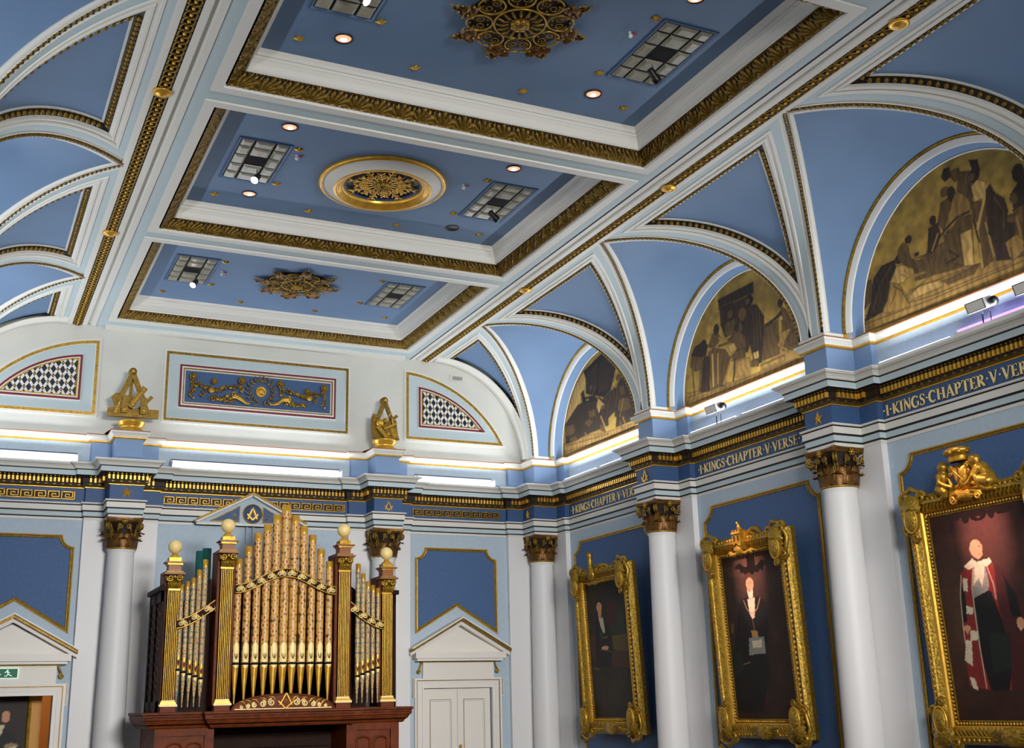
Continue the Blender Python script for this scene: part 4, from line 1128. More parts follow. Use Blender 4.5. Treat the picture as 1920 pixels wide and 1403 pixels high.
# little white sensors beside the grilles
for x, y, dx, w in ((5.14, 11.9, 0, 'right grille of the middle coffer'), (5.26, 8.22, 0, 'right grille of the nearest coffer'), (3.10, 11.9, 0, 'left grille of the middle coffer'), (3.11, 15.9, 0, 'left grille of the farthest coffer')):
    r = thing('ceiling_sensor', (x, y, ZP), 'small white sensor with red stripe beside the '+w, 'sensor', 'white ceiling sensors')
    m = MB(); m.tube([(0, 0, -.001), (0, 0, -.045)], .012, 'plastic_white', 8); m.ball((0, -.01, -.05), .022, 'plastic_white', 8, 5); m.build('sensor_head', r, local=True)
    m = MB(); m.tube([(.03, .0, -.012), (.075, .005, -.012)], .008, 'red', 6); m.build('lead', r, local=True)

# ------------------------------------------------------------------ gilt rosettes
def rosette(yc, r0, lab):
    r = thing('ceiling_rosette', (CX-.01, yc, ZP), lab, 'rosette', None)
    m = MB()
    m.lathe([(r0*.72, -.004), (r0*.70, -.02), (r0*.4, -.03), (r0*.12, -.05), (0, -.052)], (0, 0, 0), 'dark_ground', 32); m.build('backing_disc', r, local=True)
    m = MB(); n = 8
    for k in range(n):
        a = 2*pi*k/n; d = Vector((cos(a), sin(a), 0)); t = Vector((-sin(a), cos(a), 0))
        rows = []
        for i in range(12):
            q = i/11; rad = r0*(.62+.40*q); w = r0*.17*(sin(pi*min(1, q*1.05+.18))**.7)*(1+.28*sin(q*19)); z = -.03-.02*sin(pi*q)
            rows.append([d*rad+t*(w*s)+Vector((0, 0, z-.018*(abs(s) < .3)-.012*(abs(s) > .8)+.014*cos(q*19))) for s in (-1, -.66, -.33, 0, .33, .66, 1)])
        m.grid(rows, 'bronze', True)
        for q in range(5):
            for s in (-1, 1):
                rad = r0*(.66+.075*q); c = d*rad+t*(s*r0*(.13-.018*q)); m.ball((c.x, c.y, -.045), .016, 'gold', 5, 3)
        m.tube([d*(r0*.66)+Vector((0, 0, -.05)), d*(r0*1.06)+Vector((0, 0, -.03))], .008, 'gold', 4)
    m.build('leaf_lobe', r, local=True)
    m = MB()
    for k in range(n):
        a = 2*pi*(k+.5)/n; c = Vector((cos(a), sin(a), 0))*r0*.56; d = c.normalized(); t = Vector((-d.y, d.x, 0))
        m.tube([c+(d*cos(b)+t*sin(b))*r0*.185+Vector((0, 0, -.045)) for b in [2*pi*i/20 for i in range(20)]], .0095, 'gold', 5, closed=True)
        for s in (-1, 1):
            pts = spiral(0, 0, r0*.085, 1.4, 14, s, 0); m.tube([c+d*(u-.02*0)+t*(v+s*r0*.075)+Vector((0, 0, -.042)) for u, v in pts], .007, 'old_gold', 4)
        for q in range(7):
            b = 2*pi*q/7; p = c+(d*cos(b)+t*sin(b))*r0*.13; m.ball((p.x, p.y, -.04), .009, 'gold', 4, 3)
    m.build('scroll_ring', r, local=True)
    m = MB()
    m.tube([(r0*.36*cos(b), r0*.36*sin(b), -.055) for b in [2*pi*i/32 for i in range(32)]], .01, 'gold', 5, closed=True)
    for k in range(16):
        a = 2*pi*k/16; d = Vector((cos(a), sin(a), 0)); m.tube([d*r0*.16+Vector((0, 0, -.06)), d*r0*.25+Vector((0, 0, -.07)), d*r0*.33+Vector((0, 0, -.055))], [.006, .016, .008], 'old_gold', 5)
    for k in range(8):
        a = 2*pi*k/8; d = Vector((cos(a), sin(a), 0)); m.ball(tuple(d*r0*.1+Vector((0, 0, -.075))), .028, 'gold', 7, 4, (1, 1, .8))
    m.lathe([(r0*.14, -.055), (r0*.1, -.08), (.02, -.1), (0, -.1)], (0, 0, 0), 'old_gold', 12); m.build('centre_boss', r, local=True)
    return r
rosette(BAYS[2], .66, 'large dark-gold eight-lobed ceiling rosette in the nearest coffer, cut by the top edge')
rosette(BAYS[0]+.02, .62, 'dark-gold eight-lobed ceiling rosette in the farthest coffer, without a ring')
r = thing('ceiling_medallion', (CX+.01, BAYS[1]+.05, ZP), 'round ceiling medallion with white and gold ring and lacy gilt flower in the middle coffer', 'medallion')
m = MB(); pr = [(.755, -.002, 'bright_gold'), (.76, -.03, 'bright_gold'), (.735, -.05, 'bright_gold'), (.715, -.045, 'white'), (.70, -.03, 'white'), (.685, -.045, 'white'), (.60, -.10, 'white'), (.585, -.105, 'bright_gold'), (.55, -.115, 'bright_gold'), (.52, -.10, 'bright_gold'), (.49, -.07, 'bright_gold'), (.48, -.075, 'bright_gold'), (.465, -.06, 'bright_gold'), (.46, -.03, 'bright_gold')]
m.lathe([(a, b) for a, b, _ in pr], (0, 0, 0), 'white', 64, mf=lambda i: pr[i][2]); m.build('moulded_ring', r, local=True)
m = MB(); m.lathe([(.462, -.03), (.44, -.006), (0, -.006)], (0, 0, 0), 'navy', 48, mf=lambda i: 'frieze_blue' if i == 0 else 'navy'); m.build('recess', r, local=True)
m = MB()
for k in range(16):
    a = 2*pi*k/16; big = k % 2 == 0; R1 = .40 if big else .31; d = Vector((cos(a), sin(a), 0)); t = Vector((-sin(a), cos(a), 0)); z = Vector((0, 0, -.03))
    m.tube([d*.1+z, d*R1+z], .007, 'pale_gold', 4)
    for q, s in ((1, 1), (1, -1), (.8, 1), (.8, -1), (.6, 1), (.6, -1)):
        c = d*R1*q; e = c+d*.035+t*(s*.05)
        m.tube([c-d*.03+z, (c+e)/2+t*(s*.01)+z*1.1, e+z], [.006, .013, .005], 'bright_gold', 5)
    m.ball(tuple(d*R1+z), .016, 'pale_gold', 6, 4)
    m.tube([d*(.2+.028*cos(b))+t*(.028*sin(b))+z for b in [2*pi*i/10 for i in range(10)]], .006, 'bright_gold', 4, closed=True)
m.tube([(.24*cos(b)*1, .24*sin(b), -.03) for b in [2*pi*i/40 for i in range(40)]], .007, 'bright_gold', 4, closed=True)
m.lathe([(.13, -.01), (.12, -.035), (.07, -.05), (0, -.08)], (0, 0, 0), 'old_gold', 16)
for k in range(10):
    a = 2*pi*k/10; m.ball((.085*cos(a), .085*sin(a), -.05), .028, 'gold', 6, 4)
m.build('gilt_tracery', r, local=True)
# bosses on the guilloche
for side in (-1, 1):
    for yk, w in ((14.07, 'second'), (10.31, 'third'), (6.6, 'fourth')):
        if side < 0 and yk < 7: continue
        o = MB(); o.lathe([(.055, -.0), (.088, -.012), (.092, -.03), (.075, -.036), (.06, -.03), (.045, -.05), (0, -.062)], (0, 0, 0), 'bright_gold', 20)
        b = o.build('gilt_boss'); b.location = (CX+side*(7.07-CX), yk+.1, ZC-.005)
        tag(b, 'round gilt boss on the %s guilloche band, %s' % ('right' if side > 0 else 'left', {'second': 'farthest', 'third': 'middle of the three' if side > 0 else 'nearest', 'fourth': 'nearest'}[w]), 'boss', 'gilt bosses on the guilloche bands')
# ------------------------------------------------------------------ skinned figures
def skin_obj(name, joints, edges, material, parent, local=True, sub=2):
    """joints: list of (x,y,z,r); first is the root"""
    me = bpy.data.meshes.new(name); me.from_pydata([j[:3] for j in joints], edges, [])
    me.materials.append(M[material]); o = bpy.data.objects.new(name, me); COL.objects.link(o)
    md = o.modifiers.new('skin', 'SKIN'); md.use_smooth_shade = True
    if not me.skin_vertices: me.skin_vertices  # layer is made by the modifier in the UI only
    return o
def blob_body(name, chains, material, parent, res=.006, local=True):
    """one continuous body grown from round-cone chains, as a voxel-free metaball mesh"""
    mbd = bpy.data.metaballs.new(name); mbd.resolution = res; mbd.render_resolution = res; mbd.threshold = .1
    ob = bpy.data.objects.new(name+'_src', mbd); COL.objects.link(ob)
    for ch in chains:
        for (a, b) in zip(ch, ch[1:]):
            A, B = Vector(a[:3]), Vector(b[:3]); n = max(2, int((B-A).length/(.45*min(a[3], b[3])))+1)
            for i in range(n):
                t = i/(n-1); e = mbd.elements.new(); e.co = A.lerp(B, t); e.radius = (a[3]+(b[3]-a[3])*t)*1.35; e.stiffness = 1.0
    dg = bpy.context.evaluated_depsgraph_get(); dg.update()
    me = bpy.data.meshes.new_from_object(ob.evaluated_get(dg)); bpy.data.objects.remove(ob); bpy.data.metaballs.remove(mbd)
    me.name = name; me.materials.clear(); me.materials.append(M[material])
    for p in me.polygons: p.use_smooth = True
    o = bpy.data.objects.new(name, me); COL.objects.link(o)
    if parent:
        o.parent = parent
        if not local: o.matrix_parent_inverse = Matrix.Translation(-parent.location)
    return o

# ------------------------------------------------------------------ portraits on the right wall
def shell(mb, c, w, h, m, up=1, out=.05, n=9):
    """fluted cartouche shell, local coords (u, -depth, v)"""
    cx, cy, cz = c; rows = []
    for i in range(7):
        t = i/6; row = []
        for j in range(2*n+1):
            a = pi*(j/(2*n))*1.3-pi*.15; r = t; fl = .012*(1 if j % 2 else -1)*t
            row.append((cx+w*r*cos(a), cy-out*(1-t*t)*1.0-.01-fl, cz+up*h*(r*sin(a)-.15)))
        rows.append(row)
    mb.grid(rows, m, True)
def scrollc(mb, cx, cy, cz, r, s, m, th=.014, a0=0, turns=1.5):
    mb.tube([(cx+u, cy-.012*i/18, cz+v) for i, (u, v) in enumerate(spiral(0, 0, r, turns, 18, s, a0))], th, m, 6)
def portrait(key, yc, hw, lab, hgt=2.0, bg=None):
    r = thing('portrait_painting', (9.15, yc, -.30), lab, 'framed portrait', 'gilt framed portraits on the right wall')
    r.rotation_euler = (.045, 0, -pi/2)
    nu, nv = (int(hw*2*110), 210); R = Raster(-hw, hw, 0, 1, nu, nv); rng = np.random.default_rng(int(yc*10))
    base = {'port_c': (52, 26, 20), 'port_b': (46, 28, 20), 'port_a': (40, 32, 22)}[key]
    R.C[:] = lin(*base)
    R.C *= (.5+.9*R.noise(rng, 30)*R.noise(rng, 9)*1.5)[..., None]+.2
    fall = np.clip(1.15-R.V, .25, 1)
    if key == 'port_c':
        R.C += np.array(lin(70, 30, 22))*(np.exp(-((R.U-.02)/.32)**2)*np.clip((R.V-.55)/.3, 0, 1))[..., None]*.9
        R.C += np.array(lin(46, 40, 16))*(np.exp(-((R.U+.42)/.2)**2-((R.V-.45)/.25)**2))[..., None]
    if key == 'port_b':
        R.C += np.array(lin(66, 34, 24))*(np.exp(-((R.U+.05)/.25)**2)*np.clip((R.V-.6)/.3, 0, 1))[..., None]*.8
    do_items(R, PAINTS[key], hgt)
    R.C *= (.85+.3*R.noise(rng, 2))[..., None]
    R.C *= .9
    paint_mesh('canvas', R, lambda u, v: (u, -.004, v*hgt), 'oil_paint', r, local=True)
    m = MB(); rc = [(-hw, 0), (hw, 0), (hw, hgt), (-hw, hgt)]
    pr = [(0, .0, 'gold'), (0, .012, 'gold'), (-.012, .014, 'dark_ground'), (-.045, .014, 'gold'), (-.05, .03, 'bright_gold'), (-.065, .045, 'bright_gold'), (-.09, .055, 'carved_gold'), (-.13, .085, 'carved_gold'), (-.14, .10, 'bright_gold'), (-.155, .10, 'old_gold'), (-.165, .085, 'dark_ground'), (-.195, .07, 'dark_ground'), (-.20, .06, 'carved_gold'), (-.225, .03, 'carved_gold'), (-.235, -.02, 'old_gold'), (-.235, -.08, 'gold')]
    sweep(m, rc, [(a, h) for a, h, _ in pr], None, [x[2] for x in pr], True, lambda u, v, h: (u, -h, v)); m.build('frame', r, local=True)
    m = MB()
    def run_ring(off, h, step, rad, mm, sc=(1, 1, 1)):
        a = hw+off; z0, z1 = -off, hgt+off
        for (p, q) in (((-a, z0), (a, z0)), ((a, z0), (a, z1)), ((a, z1), (-a, z1)), ((-a, z1), (-a, z0))):
            P = Vector((p[0], -h, p[1])); Q = Vector((q[0], -h, q[1])); n = int((Q-P).length/step)
            for i in range(n): m.ball(tuple(P.lerp(Q, (i+.5)/n)), rad, mm, 5, 3, sc)
    run_ring(.03, .018, .038, .016, 'bright_gold'); m.build('inner_beading', r, local=True)
    m = MB(); run_ring(.18, .082, .06, .029, 'gold')
    for off in (.18,):
        a = hw+off
        for sgn in (-1, 1):
            n = int(hgt/.06)
            for i in range(n): m.tube([(sgn*a+.012*cos(b), -.098, (i+.5)*.06+.031*sin(b)) for b in [2*pi*k/8 for k in range(8)]], .005, 'bright_gold', 4, closed=True)
    m.build('outer_carving', r, local=True)
    # top and bottom rails: gadrooned mouldings
    for zz, d in ((hgt, 1), (0, -1)):
        m = MB()
        for i in range(int(2*hw/.05)):
            u = -hw+.03+i*.05; m.tube([(u-.02, -.075, zz+.06*d), (u, -.10, zz+.095*d), (u+.03, -.10, zz+.14*d)], [.008, .014, .010], 'gold', 5)
        if d > 0: m.tube([(-hw-.1, -.05, hgt+.22), (-hw*.45, -.05, hgt+.19), (-hw*.3, -.05, hgt+.24), (0, -.05, hgt+.25), (hw*.3, -.05, hgt+.24), (hw*.45, -.05, hgt+.19), (hw+.1, -.05, hgt+.22)], .03, 'carved_gold', 8); m.bar((-hw-.05, -.09, hgt+.15), (hw+.05, -.09, hgt+.15), .03, .05, 'gold', (0, 1, 0)); m.bar((-hw-.05, -.055, hgt+.18), (hw+.05, -.055, hgt+.18), .06, .04, 'carved_gold', (0, 1, 0))
        m.build('gadroon_rail', r, local=True)
    for su in (-1, 1):
        for sv in (0, 1):
            m = MB(); cz = hgt+.07 if sv else -.07; cu = su*(hw+.105); d = 1 if sv else -1
            m.ball((cu, -.13, cz-.08*d), .10, 'carved_gold', 14, 9, (.85, .6, 1.35)); shell(m, (cu, -.12, cz+.06*d), .13, .14, 'carved_gold', d, .05)
            m.tube([(cu+.085*cos(b), -.155, cz-.08*d+.13*sin(b)) for b in [2*pi*k/20 for k in range(20)]], .012, 'bright_gold', 5, closed=True)
            scrollc(m, cu+su*.10, -.10, cz+.15*d, .075, su*d, 'gold', .026); scrollc(m, cu-su*.13, -.10, cz+.14*d, .065, -su*d, 'gold', .022); scrollc(m, cu+su*.11, -.10, cz-.17*d, .065, -su*d, 'gold', .022); scrollc(m, cu-su*.02, -.12, cz-.26*d, .045, su*d, 'gold', .018)
            m.tube([(cu-su*.14, -.08, cz+.17*d), (cu-su*.03, -.12, cz+.24*d), (cu+su*.10, -.10, cz+.20*d), (cu+su*.17, -.08, cz+.03*d), (cu+su*.12, -.09, cz-.18*d), (cu+su*.03, -.10, cz-.30*d)], [.014, .03, .026, .028, .024, .012], 'gold', 8)
            m.build('corner_cartouche', r, local=True)
    m = MB(); m.ball((.08, -.11, -.14), 0.15, 'carved_gold', 14, 8, (1.1, .35, .6)); shell(m, (.08, -.11, -.14), .24, .11, 'old_gold', -1, .03)
    for s in (-1, 1):
        scrollc(m, .08+s*.2, -.10, -.13, .055, s, 'gold', .018); scrollc(m, .08+s*.3, -.09, -.11, .035, -s, 'gold', .013)
    m.build('bottom_cartouche', r, local=True)
    return r
pc = portrait('port_c', 8.35, .66, 'gilt framed portrait of a bald man in red robes, crown and cherubs on top')
pb = portrait('port_b', 12.08, .597, 'gilt framed portrait of a bearded man with chain collar, castle crest on top')
pa = portrait('port_a', 15.755, .589, 'smallest gilt framed dark portrait of a man in black, nearest the corner column')
# crest of the red-robed portrait: shield, crown and two kneeling putti
Y = -.10
m = MB()
sh = [(-.15, 2.46), (-.16, 2.40), (-.135, 2.30), (-.09, 2.21), (-.04, 2.17), (.0, 2.21), (.03, 2.30), (.045, 2.40), (.035, 2.455), (-.02, 2.44), (-.06, 2.465), (-.10, 2.44)]
rows = []
for k, (sc, dep) in enumerate(((1, -.06), (1, -.10), (.8, -.135), (.4, -.155), (.0, -.16))):
    rows.append([(-.055+(u+.055)*sc, dep, 2.33+(v-2.33)*sc) for u, v in sh])
m.grid(rows, 'gold', True, True)
for s in (-1, 1):
    scrollc(m, -.055+s*.1, -.12, 2.42, .035, s, 'gold', .012); scrollc(m, -.055+s*.115, -.12, 2.36, .03, -s, 'gold', .010)
m.tube([(-.055, -.165, 2.43), (-.03, -.17, 2.33), (-.08, -.16, 2.24)], .006, 'dark_ground', 4); m.tube([(-.12, -.15, 2.40), (-.03, -.17, 2.33), (.0, -.15, 2.27)], .008, 'gold', 4)
m.build('heraldic_shield', pc, local=True)
m = MB(); m.lathe([(.10, 2.47), (.115, 2.49), (.105, 2.52), (.11, 2.53), (.13, 2.545), (.155, 2.575), (.14, 2.60), (.09, 2.615), (0, 2.62)], (-.05, -.12, 0), 'gold', 20, sc=(1, .7))
for i in range(16): m.ball((-.05+.125*cos(2*pi*i/16), -.12+.09*sin(2*pi*i/16), 2.56+.015*(i % 2)), .024, 'gold', 6, 4)
m.build('coronet', pc, local=True)
m = MB(); shell(m, (-.03, -.11, 2.13), .12, .07, 'gold', -1, .05)
for s in (-1, 1):
    m.tube([(-.03, -.13, 2.15), (-.03+s*.1, -.12, 2.17), (-.03+s*.2, -.10, 2.15), (-.03+s*.32, -.09, 2.14)], [.03, .035, .028, .012], 'gold', 7); scrollc(m, -.03+s*.16, -.12, 2.11, .045, s, 'gold', .015)
m.build('scroll_base', pc, local=True)
L3 = lambda u, v, r, y=Y: (u, y, v, r)
blob_body('cherub', [[L3(-.345, 2.245, .058), L3(-.318, 2.30, .05), L3(-.300, 2.36, .056), L3(-.288, 2.40, .026), L3(-.282, 2.43, .03)],
    [L3(-.28, 2.452, .052), L3(-.275, 2.46, .05)], [L3(-.28, 2.455, .05), L3(-.30, 2.45, .045)],
    [L3(-.30, 2.375, .03, -.15), L3(-.285, 2.30, .024, -.175), L3(-.22, 2.26, .018, -.17), L3(-.155, 2.235, .016, -.16)],
    [L3(-.28, 2.375, .03, -.06), L3(-.24, 2.32, .022, -.08), L3(-.20, 2.26, .018, -.1)],
    [L3(-.335, 2.235, .05, -.13), L3(-.272, 2.215, .04, -.15), L3(-.275, 2.165, .028, -.14), L3(-.33, 2.14, .022, -.13), L3(-.36, 2.137, .02, -.12)],
    [L3(-.35, 2.23, .045, -.07), L3(-.30, 2.19, .036, -.06), L3(-.37, 2.15, .024, -.07)]], 'gold', pc, .011)
blob_body('cherub', [[L3(.292, 2.235, .066), L3(.262, 2.30, .056), L3(.215, 2.36, .058), L3(.175, 2.41, .028), L3(.15, 2.435, .03)],
    [L3(.128, 2.458, .054), L3(.118, 2.45, .05)], [L3(.13, 2.465, .05), L3(.148, 2.46, .048)],
    [L3(.205, 2.375, .032, -.16), L3(.165, 2.295, .026, -.19), L3(.10, 2.25, .019, -.18), L3(.045, 2.228, .017, -.17)],
    [L3(.19, 2.385, .03, -.06), L3(.13, 2.36, .024, -.09), L3(.10, 2.42, .018, -.12)],
    [L3(.285, 2.225, .055, -.14), L3(.21, 2.25, .042, -.17), L3(.205, 2.19, .03, -.16), L3(.27, 2.15, .024, -.14), L3(.35, 2.14, .02, -.13)],
    [L3(.30, 2.22, .05, -.07), L3(.245, 2.19, .038, -.07), L3(.33, 2.15, .024, -.07)]], 'gold', pc, .011)
m = MB(); m.tube([(-.36, -.1, 2.25), (-.41, -.1, 2.27), (-.45, -.1, 2.23), (-.44, -.1, 2.17), (-.40, -.1, 2.13)], .008, 'gold', 5); m.build('ribbon', pc, local=True)
# castle crest with a bird
m = MB(); m.obox((.01, -.13, 2.15), Vector((1, 0, 0)), Vector((0, 1, 0)), Vector((0, 0, 1)), .075, .05, .11, 'gold'); m.ball((.01, -.15, 2.04), .07, 'gold', 10, 6, (1, .6, 1))
for i in range(3): m.obox((-.05+.06*i, -.13, 2.275), Vector((1, 0, 0)), Vector((0, 1, 0)), Vector((0, 0, 1)), .018, .052, .02, 'gold')
for u in (-.03, .05): m.obox((u, -.182, 2.19), Vector((1, 0, 0)), Vector((0, 1, 0)), Vector((0, 0, 1)), .012, .006, .03, 'dark_ground')
m.tube([(-.06, -.185, 2.09), (.01, -.19, 2.13), (.08, -.185, 2.09)], .008, 'old_gold', 5); m.obox((.01, -.185, 2.255), Vector((1, 0, 0)), Vector((0, 1, 0)), Vector((0, 0, 1)), .085, .01, .01, 'bright_gold')
m.build('castle_shield', pb, local=True)
m = MB(); m.ball((.02, -.13, 2.325), .032, 'gold', 8, 6, (1, .8, 1.1)); m.tube([(.02, -.13, 2.34), (.01, -.13, 2.37), (.0, -.14, 2.385), (-.022, -.145, 2.38)], [.022, .016, .015, .005], 'gold', 7); m.tube([(.03, -.13, 2.32), (.06, -.12, 2.29)], [.02, .008], 'gold', 6); m.build('bird_finial', pb, local=True)
m = MB(); m.tube([(.1, -.06, 2.12), (.12, -.06, 2.25), (.2, -.06, 2.29), (.3, -.06, 2.27), (.36, -.06, 2.21)], [.03, .035, .03, .035, .02], 'gold', 8)
for s in (-1, 1):
    m.tube([(.01, -.14, 2.02), (s*.12, -.14, 1.99), (s*.22, -.12, 2.03), (s*.32, -.11, 2.0)], [.02, .028, .024, .01], 'gold', 6); m.ball((.01+s*.2, -.13, 2.0), .03, 'gold', 7, 5)
m.build('crest_scroll', pb, local=True)
m = MB(); m.lathe([(.04, 2.20), (.045, 2.24), (.03, 2.26), (.042, 2.29), (.03, 2.315), (.044, 2.34), (.03, 2.365), (.046, 2.40), (.05, 2.44), (.035, 2.465), (0, 2.47)], (-.17, -.12, 0), 'gold', 12); m.build('plume_finial', pa, local=True)
m = MB(); m.ball((-.12, -.13, 2.13), .09, 'gold', 10, 8, (.75, .5, 1.2)); scrollc(m, -.02, -.12, 2.16, .05, 1, 'gold', .018); scrollc(m, -.22, -.12, 2.12, .045, -1, 'gold', .016)
m.tube([(-.05, -.1, 2.16), (.02, -.08, 2.23), (.1, -.08, 2.24), (.13, -.08, 2.19)], [.03, .035, .03, .02], 'gold', 7)
for s in (-1, 1): m.tube([(-.12, -.13, 2.0), (-.12+s*.1, -.13, 1.98), (-.12+s*.2, -.11, 2.01)], [.02, .026, .01], 'gold', 6)
m.build('shield_crest', pa, local=True)
# warm spotlights aimed at the portraits
KSPOT = 5000.0
for yc, t in ((8.35, (9.05, 8.33, 1.50)), (12.08, (9.05, 12.12, 1.46))):
    spot('portrait_lamp', (CX+1.62, yc+.15, ZP-.22), t, KSPOT, (1, .58, .48), radians(8.5), 1.0, .02)

# ------------------------------------------------------------------ gilt trophies on the ledge
def pedestal(r, x, y, z):
    m = MB(); m.lathe([(.20, 0), (.20, .025), (.185, .03), (.16, .045), (.15, .07), (.165, .09), (.185, .11), (.19, .135), (.20, .145), (.20, .165), (.17, .18), (.0, .18)], (x, y, z), 'bright_gold', 28); m.build('pedestal', r)
def plate(m, pts, y, d, mt='old_gold'): m.prism(pts, (0, y, 0), (1, 0, 0), (0, 0, 1), (0, -1, 0), d, mt)
TY = 17.77
r = thing('tool_trophy', (2.25, TY, 3.945), 'gilt sculpture of open compasses and mason tools, left of the festoon panel', 'sculpture')
pedestal(r, 2.25, TY, 3.945)
m = MB(); hz = 4.22
m.bar((2.22, TY-.05, 4.85), (2.04, TY-.05, 4.40), .075, .05, 'old_gold', (0, 1, 0)); m.bar((2.22, TY-.06, 4.85), (2.40, TY-.06, 4.42), .075, .05, 'old_gold', (0, 1, 0)); m.bar((2.04, TY-.05, 4.42), (1.97, TY-.05, 4.24), .03, .03, 'old_gold', (0, 1, 0)); m.bar((2.4, TY-.05, 4.44), (2.5, TY-.05, 4.24), .03, .03, 'old_gold', (0, 1, 0))
m.lathe([(0, -.06), (.055, -.055), (.06, 0), (.06, .05), (0, .05)], (2.22, TY-.03, 4.87), 'old_gold', 16, axis='y'); m.ball((2.22, TY-.1, 4.87), .028, 'bright_gold'); m.build('compasses', r)
m = MB(); m.bar((1.90, TY-.02, 4.235), (2.63, TY-.02, 4.245), .13, .07, 'old_gold', (0, 1, 0)); m.build('base_rule', r)
m = MB(); m.bar((2.2, TY-.12, 4.30), (2.40, TY-.12, 4.62), .09, .05, 'old_gold', (0, 1, 0)); m.bar((2.2, TY-.15, 4.30), (2.39, TY-.15, 4.6), .02, .01, 'gold', (0, 1, 0)); m.ball((2.235, TY-.16, 4.34), .026, 'bright_gold'); m.build('folding_rule', r)
m = MB()
for x, z in ((2.13, 4.48), (2.395, 4.46)):
    plate(m, [(x-.045, 4.22), (x+.045, 4.22), (x+.045, z-.03), (x, z+.01), (x-.045, z-.03)], TY-.08, .05)
m.ball((2.13, TY-.14, 4.265), .026, 'bright_gold'); m.ball((2.395, TY-.14, 4.265), .026, 'bright_gold'); m.build('chisel_pair', r)
m = MB(); plate(m, [(1.94, 4.47), (2.0, 4.53), (2.09, 4.54), (2.08, 4.30), (2.0, 4.32)], TY, .04); m.bar((2.0, TY-.05, 4.22), (2.14, TY-.05, 4.68), .035, .03, 'gold', (0, 1, 0)); m.build('trowel', r)
m = MB(); plate(m, [(2.13, 4.50), (2.25, 4.52), (2.24, 4.44), (2.2, 4.37), (2.15, 4.42)], TY-.01, .03); m.bar((2.22, TY, 4.75), (2.2, TY, 4.3), .045, .03, 'old_gold', (0, 1, 0)); m.bar((2.42, TY-.03, 4.40), (2.52, TY-.03, 4.51), .05, .04, 'old_gold', (0, 1, 0)); m.bar((2.43, TY, 4.5), (2.47, TY, 4.25), .03, .03, 'old_gold', (0, 1, 0)); m.bar((2.28, TY+.02, 4.25), (2.42, TY+.02, 4.4), .03, .02, 'dark_ground', (0, 1, 0)); m.build('mallet', r)
r = thing('tool_trophy', (6.22, TY, 3.945), 'gilt sculpture of compasses with book, globe and mallet, right of the festoon panel', 'sculpture')
pedestal(r, 6.22, TY, 3.945)
m = MB(); m.bar((6.2, TY-.05, 4.76), (6.08, TY-.05, 4.45), .07, .05, 'old_gold', (0, 1, 0)); m.bar((6.2, TY-.06, 4.76), (6.33, TY-.06, 4.42), .06, .05, 'old_gold', (0, 1, 0))
m.lathe([(0, -.06), (.055, -.055), (.06, 0), (.06, .05), (0, .05)], (6.195, TY-.03, 4.77), 'old_gold', 16, axis='y'); m.ball((6.2, TY-.1, 4.77), .026, 'bright_gold'); m.build('compasses', r)
m = MB(); plate(m, [(6.0, 4.13), (6.46, 4.13), (6.43, 4.22), (6.40, 4.46), (6.3, 4.46), (6.2, 4.40), (6.09, 4.46), (5.99, 4.50), (5.98, 4.35)], TY+.0, .06); plate(m, [(5.985, 4.15), (6.04, 4.15), (6.05, 4.52), (5.99, 4.53)], TY-.05, .03); plate(m, [(6.28, 4.32), (6.40, 4.30), (6.44, 4.15), (6.34, 4.15)], TY-.05, .03, 'gold'); m.build('tracing_board', r)
m = MB(); m.ball((6.10, TY-.12, 4.37), .065, 'bright_gold', 12, 8); m.ball((6.185, TY-.13, 4.41), .045, 'gold', 10, 6); m.ball((6.24, TY-.12, 4.20), .03, 'bright_gold', 8, 6); m.tube([(6.0, TY-.1, 4.40), (6.02, TY-.12, 4.47), (6.08, TY-.12, 4.49)], .012, 'gold', 5); m.build('globe', r)
m = MB(); m.bar((6.05, TY-.14, 4.32), (6.2, TY-.14, 4.14), .055, .05, 'gold', (0, 1, 0)); m.bar((6.16, TY-.16, 4.27), (6.38, TY-.16, 4.38), .024, .024, 'bright_gold', (0, 1, 0)); m.bar((6.15, TY-.11, 4.30), (6.27, TY-.11, 4.42), .04, .03, 'old_gold', (0, 1, 0)); m.bar((6.2, TY-.13, 4.45), (6.29, TY-.13, 4.55), .018, .018, 'bright_gold', (0, 1, 0)); m.bar((6.3, TY-.1, 4.44), (6.4, TY-.1, 4.52), .05, .04, 'old_gold', (0, 1, 0)); m.bar((6.31, TY-.12, 4.46), (6.32, TY-.12, 4.36), .022, .02, 'bright_gold', (0, 1, 0)); m.build('mallet', r)

# ------------------------------------------------------------------ festoon relief with cornucopias
def fpt(x, y):     # position inside the blue panel, from its own drawing
    return (px-1.17+2.34*(x-35)/1765., 5.08-.51*((y-190-(x-35)*.0965)/415.))
r = thing('festoon_relief', (px, EY-.02, 4.8), 'gilt relief of cornucopias, flowers and wreath on the blue attic panel', 'relief')
rng = random.Random(3)
def F(x, y, h=.03): u, v = fpt(x, y); return Vector((u, EY-.035-h, v))
m = MB()
for s, t0, t1 in ((-1, 200, 340), (1, 200, 340)):
    for k in range(9):
        a = radians(-95+s*0)+s*radians(12+k*19); c = F(930, 480); R1 = .20; p = c+Vector((sin(a-pi) if False else s*R1*sin(radians(12+k*19)), 0, -R1*cos(radians(12+k*19))))
        for q in (-1, 1):
            d = Vector((s*cos(radians(12+k*19)), 0, sin(radians(12+k*19))))*.8+Vector(((p-c).x, 0, (p-c).z)).normalized()*q*.8
            m.tube([p, p+d*.035+Vector((0, -.015, 0)), p+d*.075], [.006, .015, .003], 'old_gold', 5)
m.build('laurel_wreath', r)
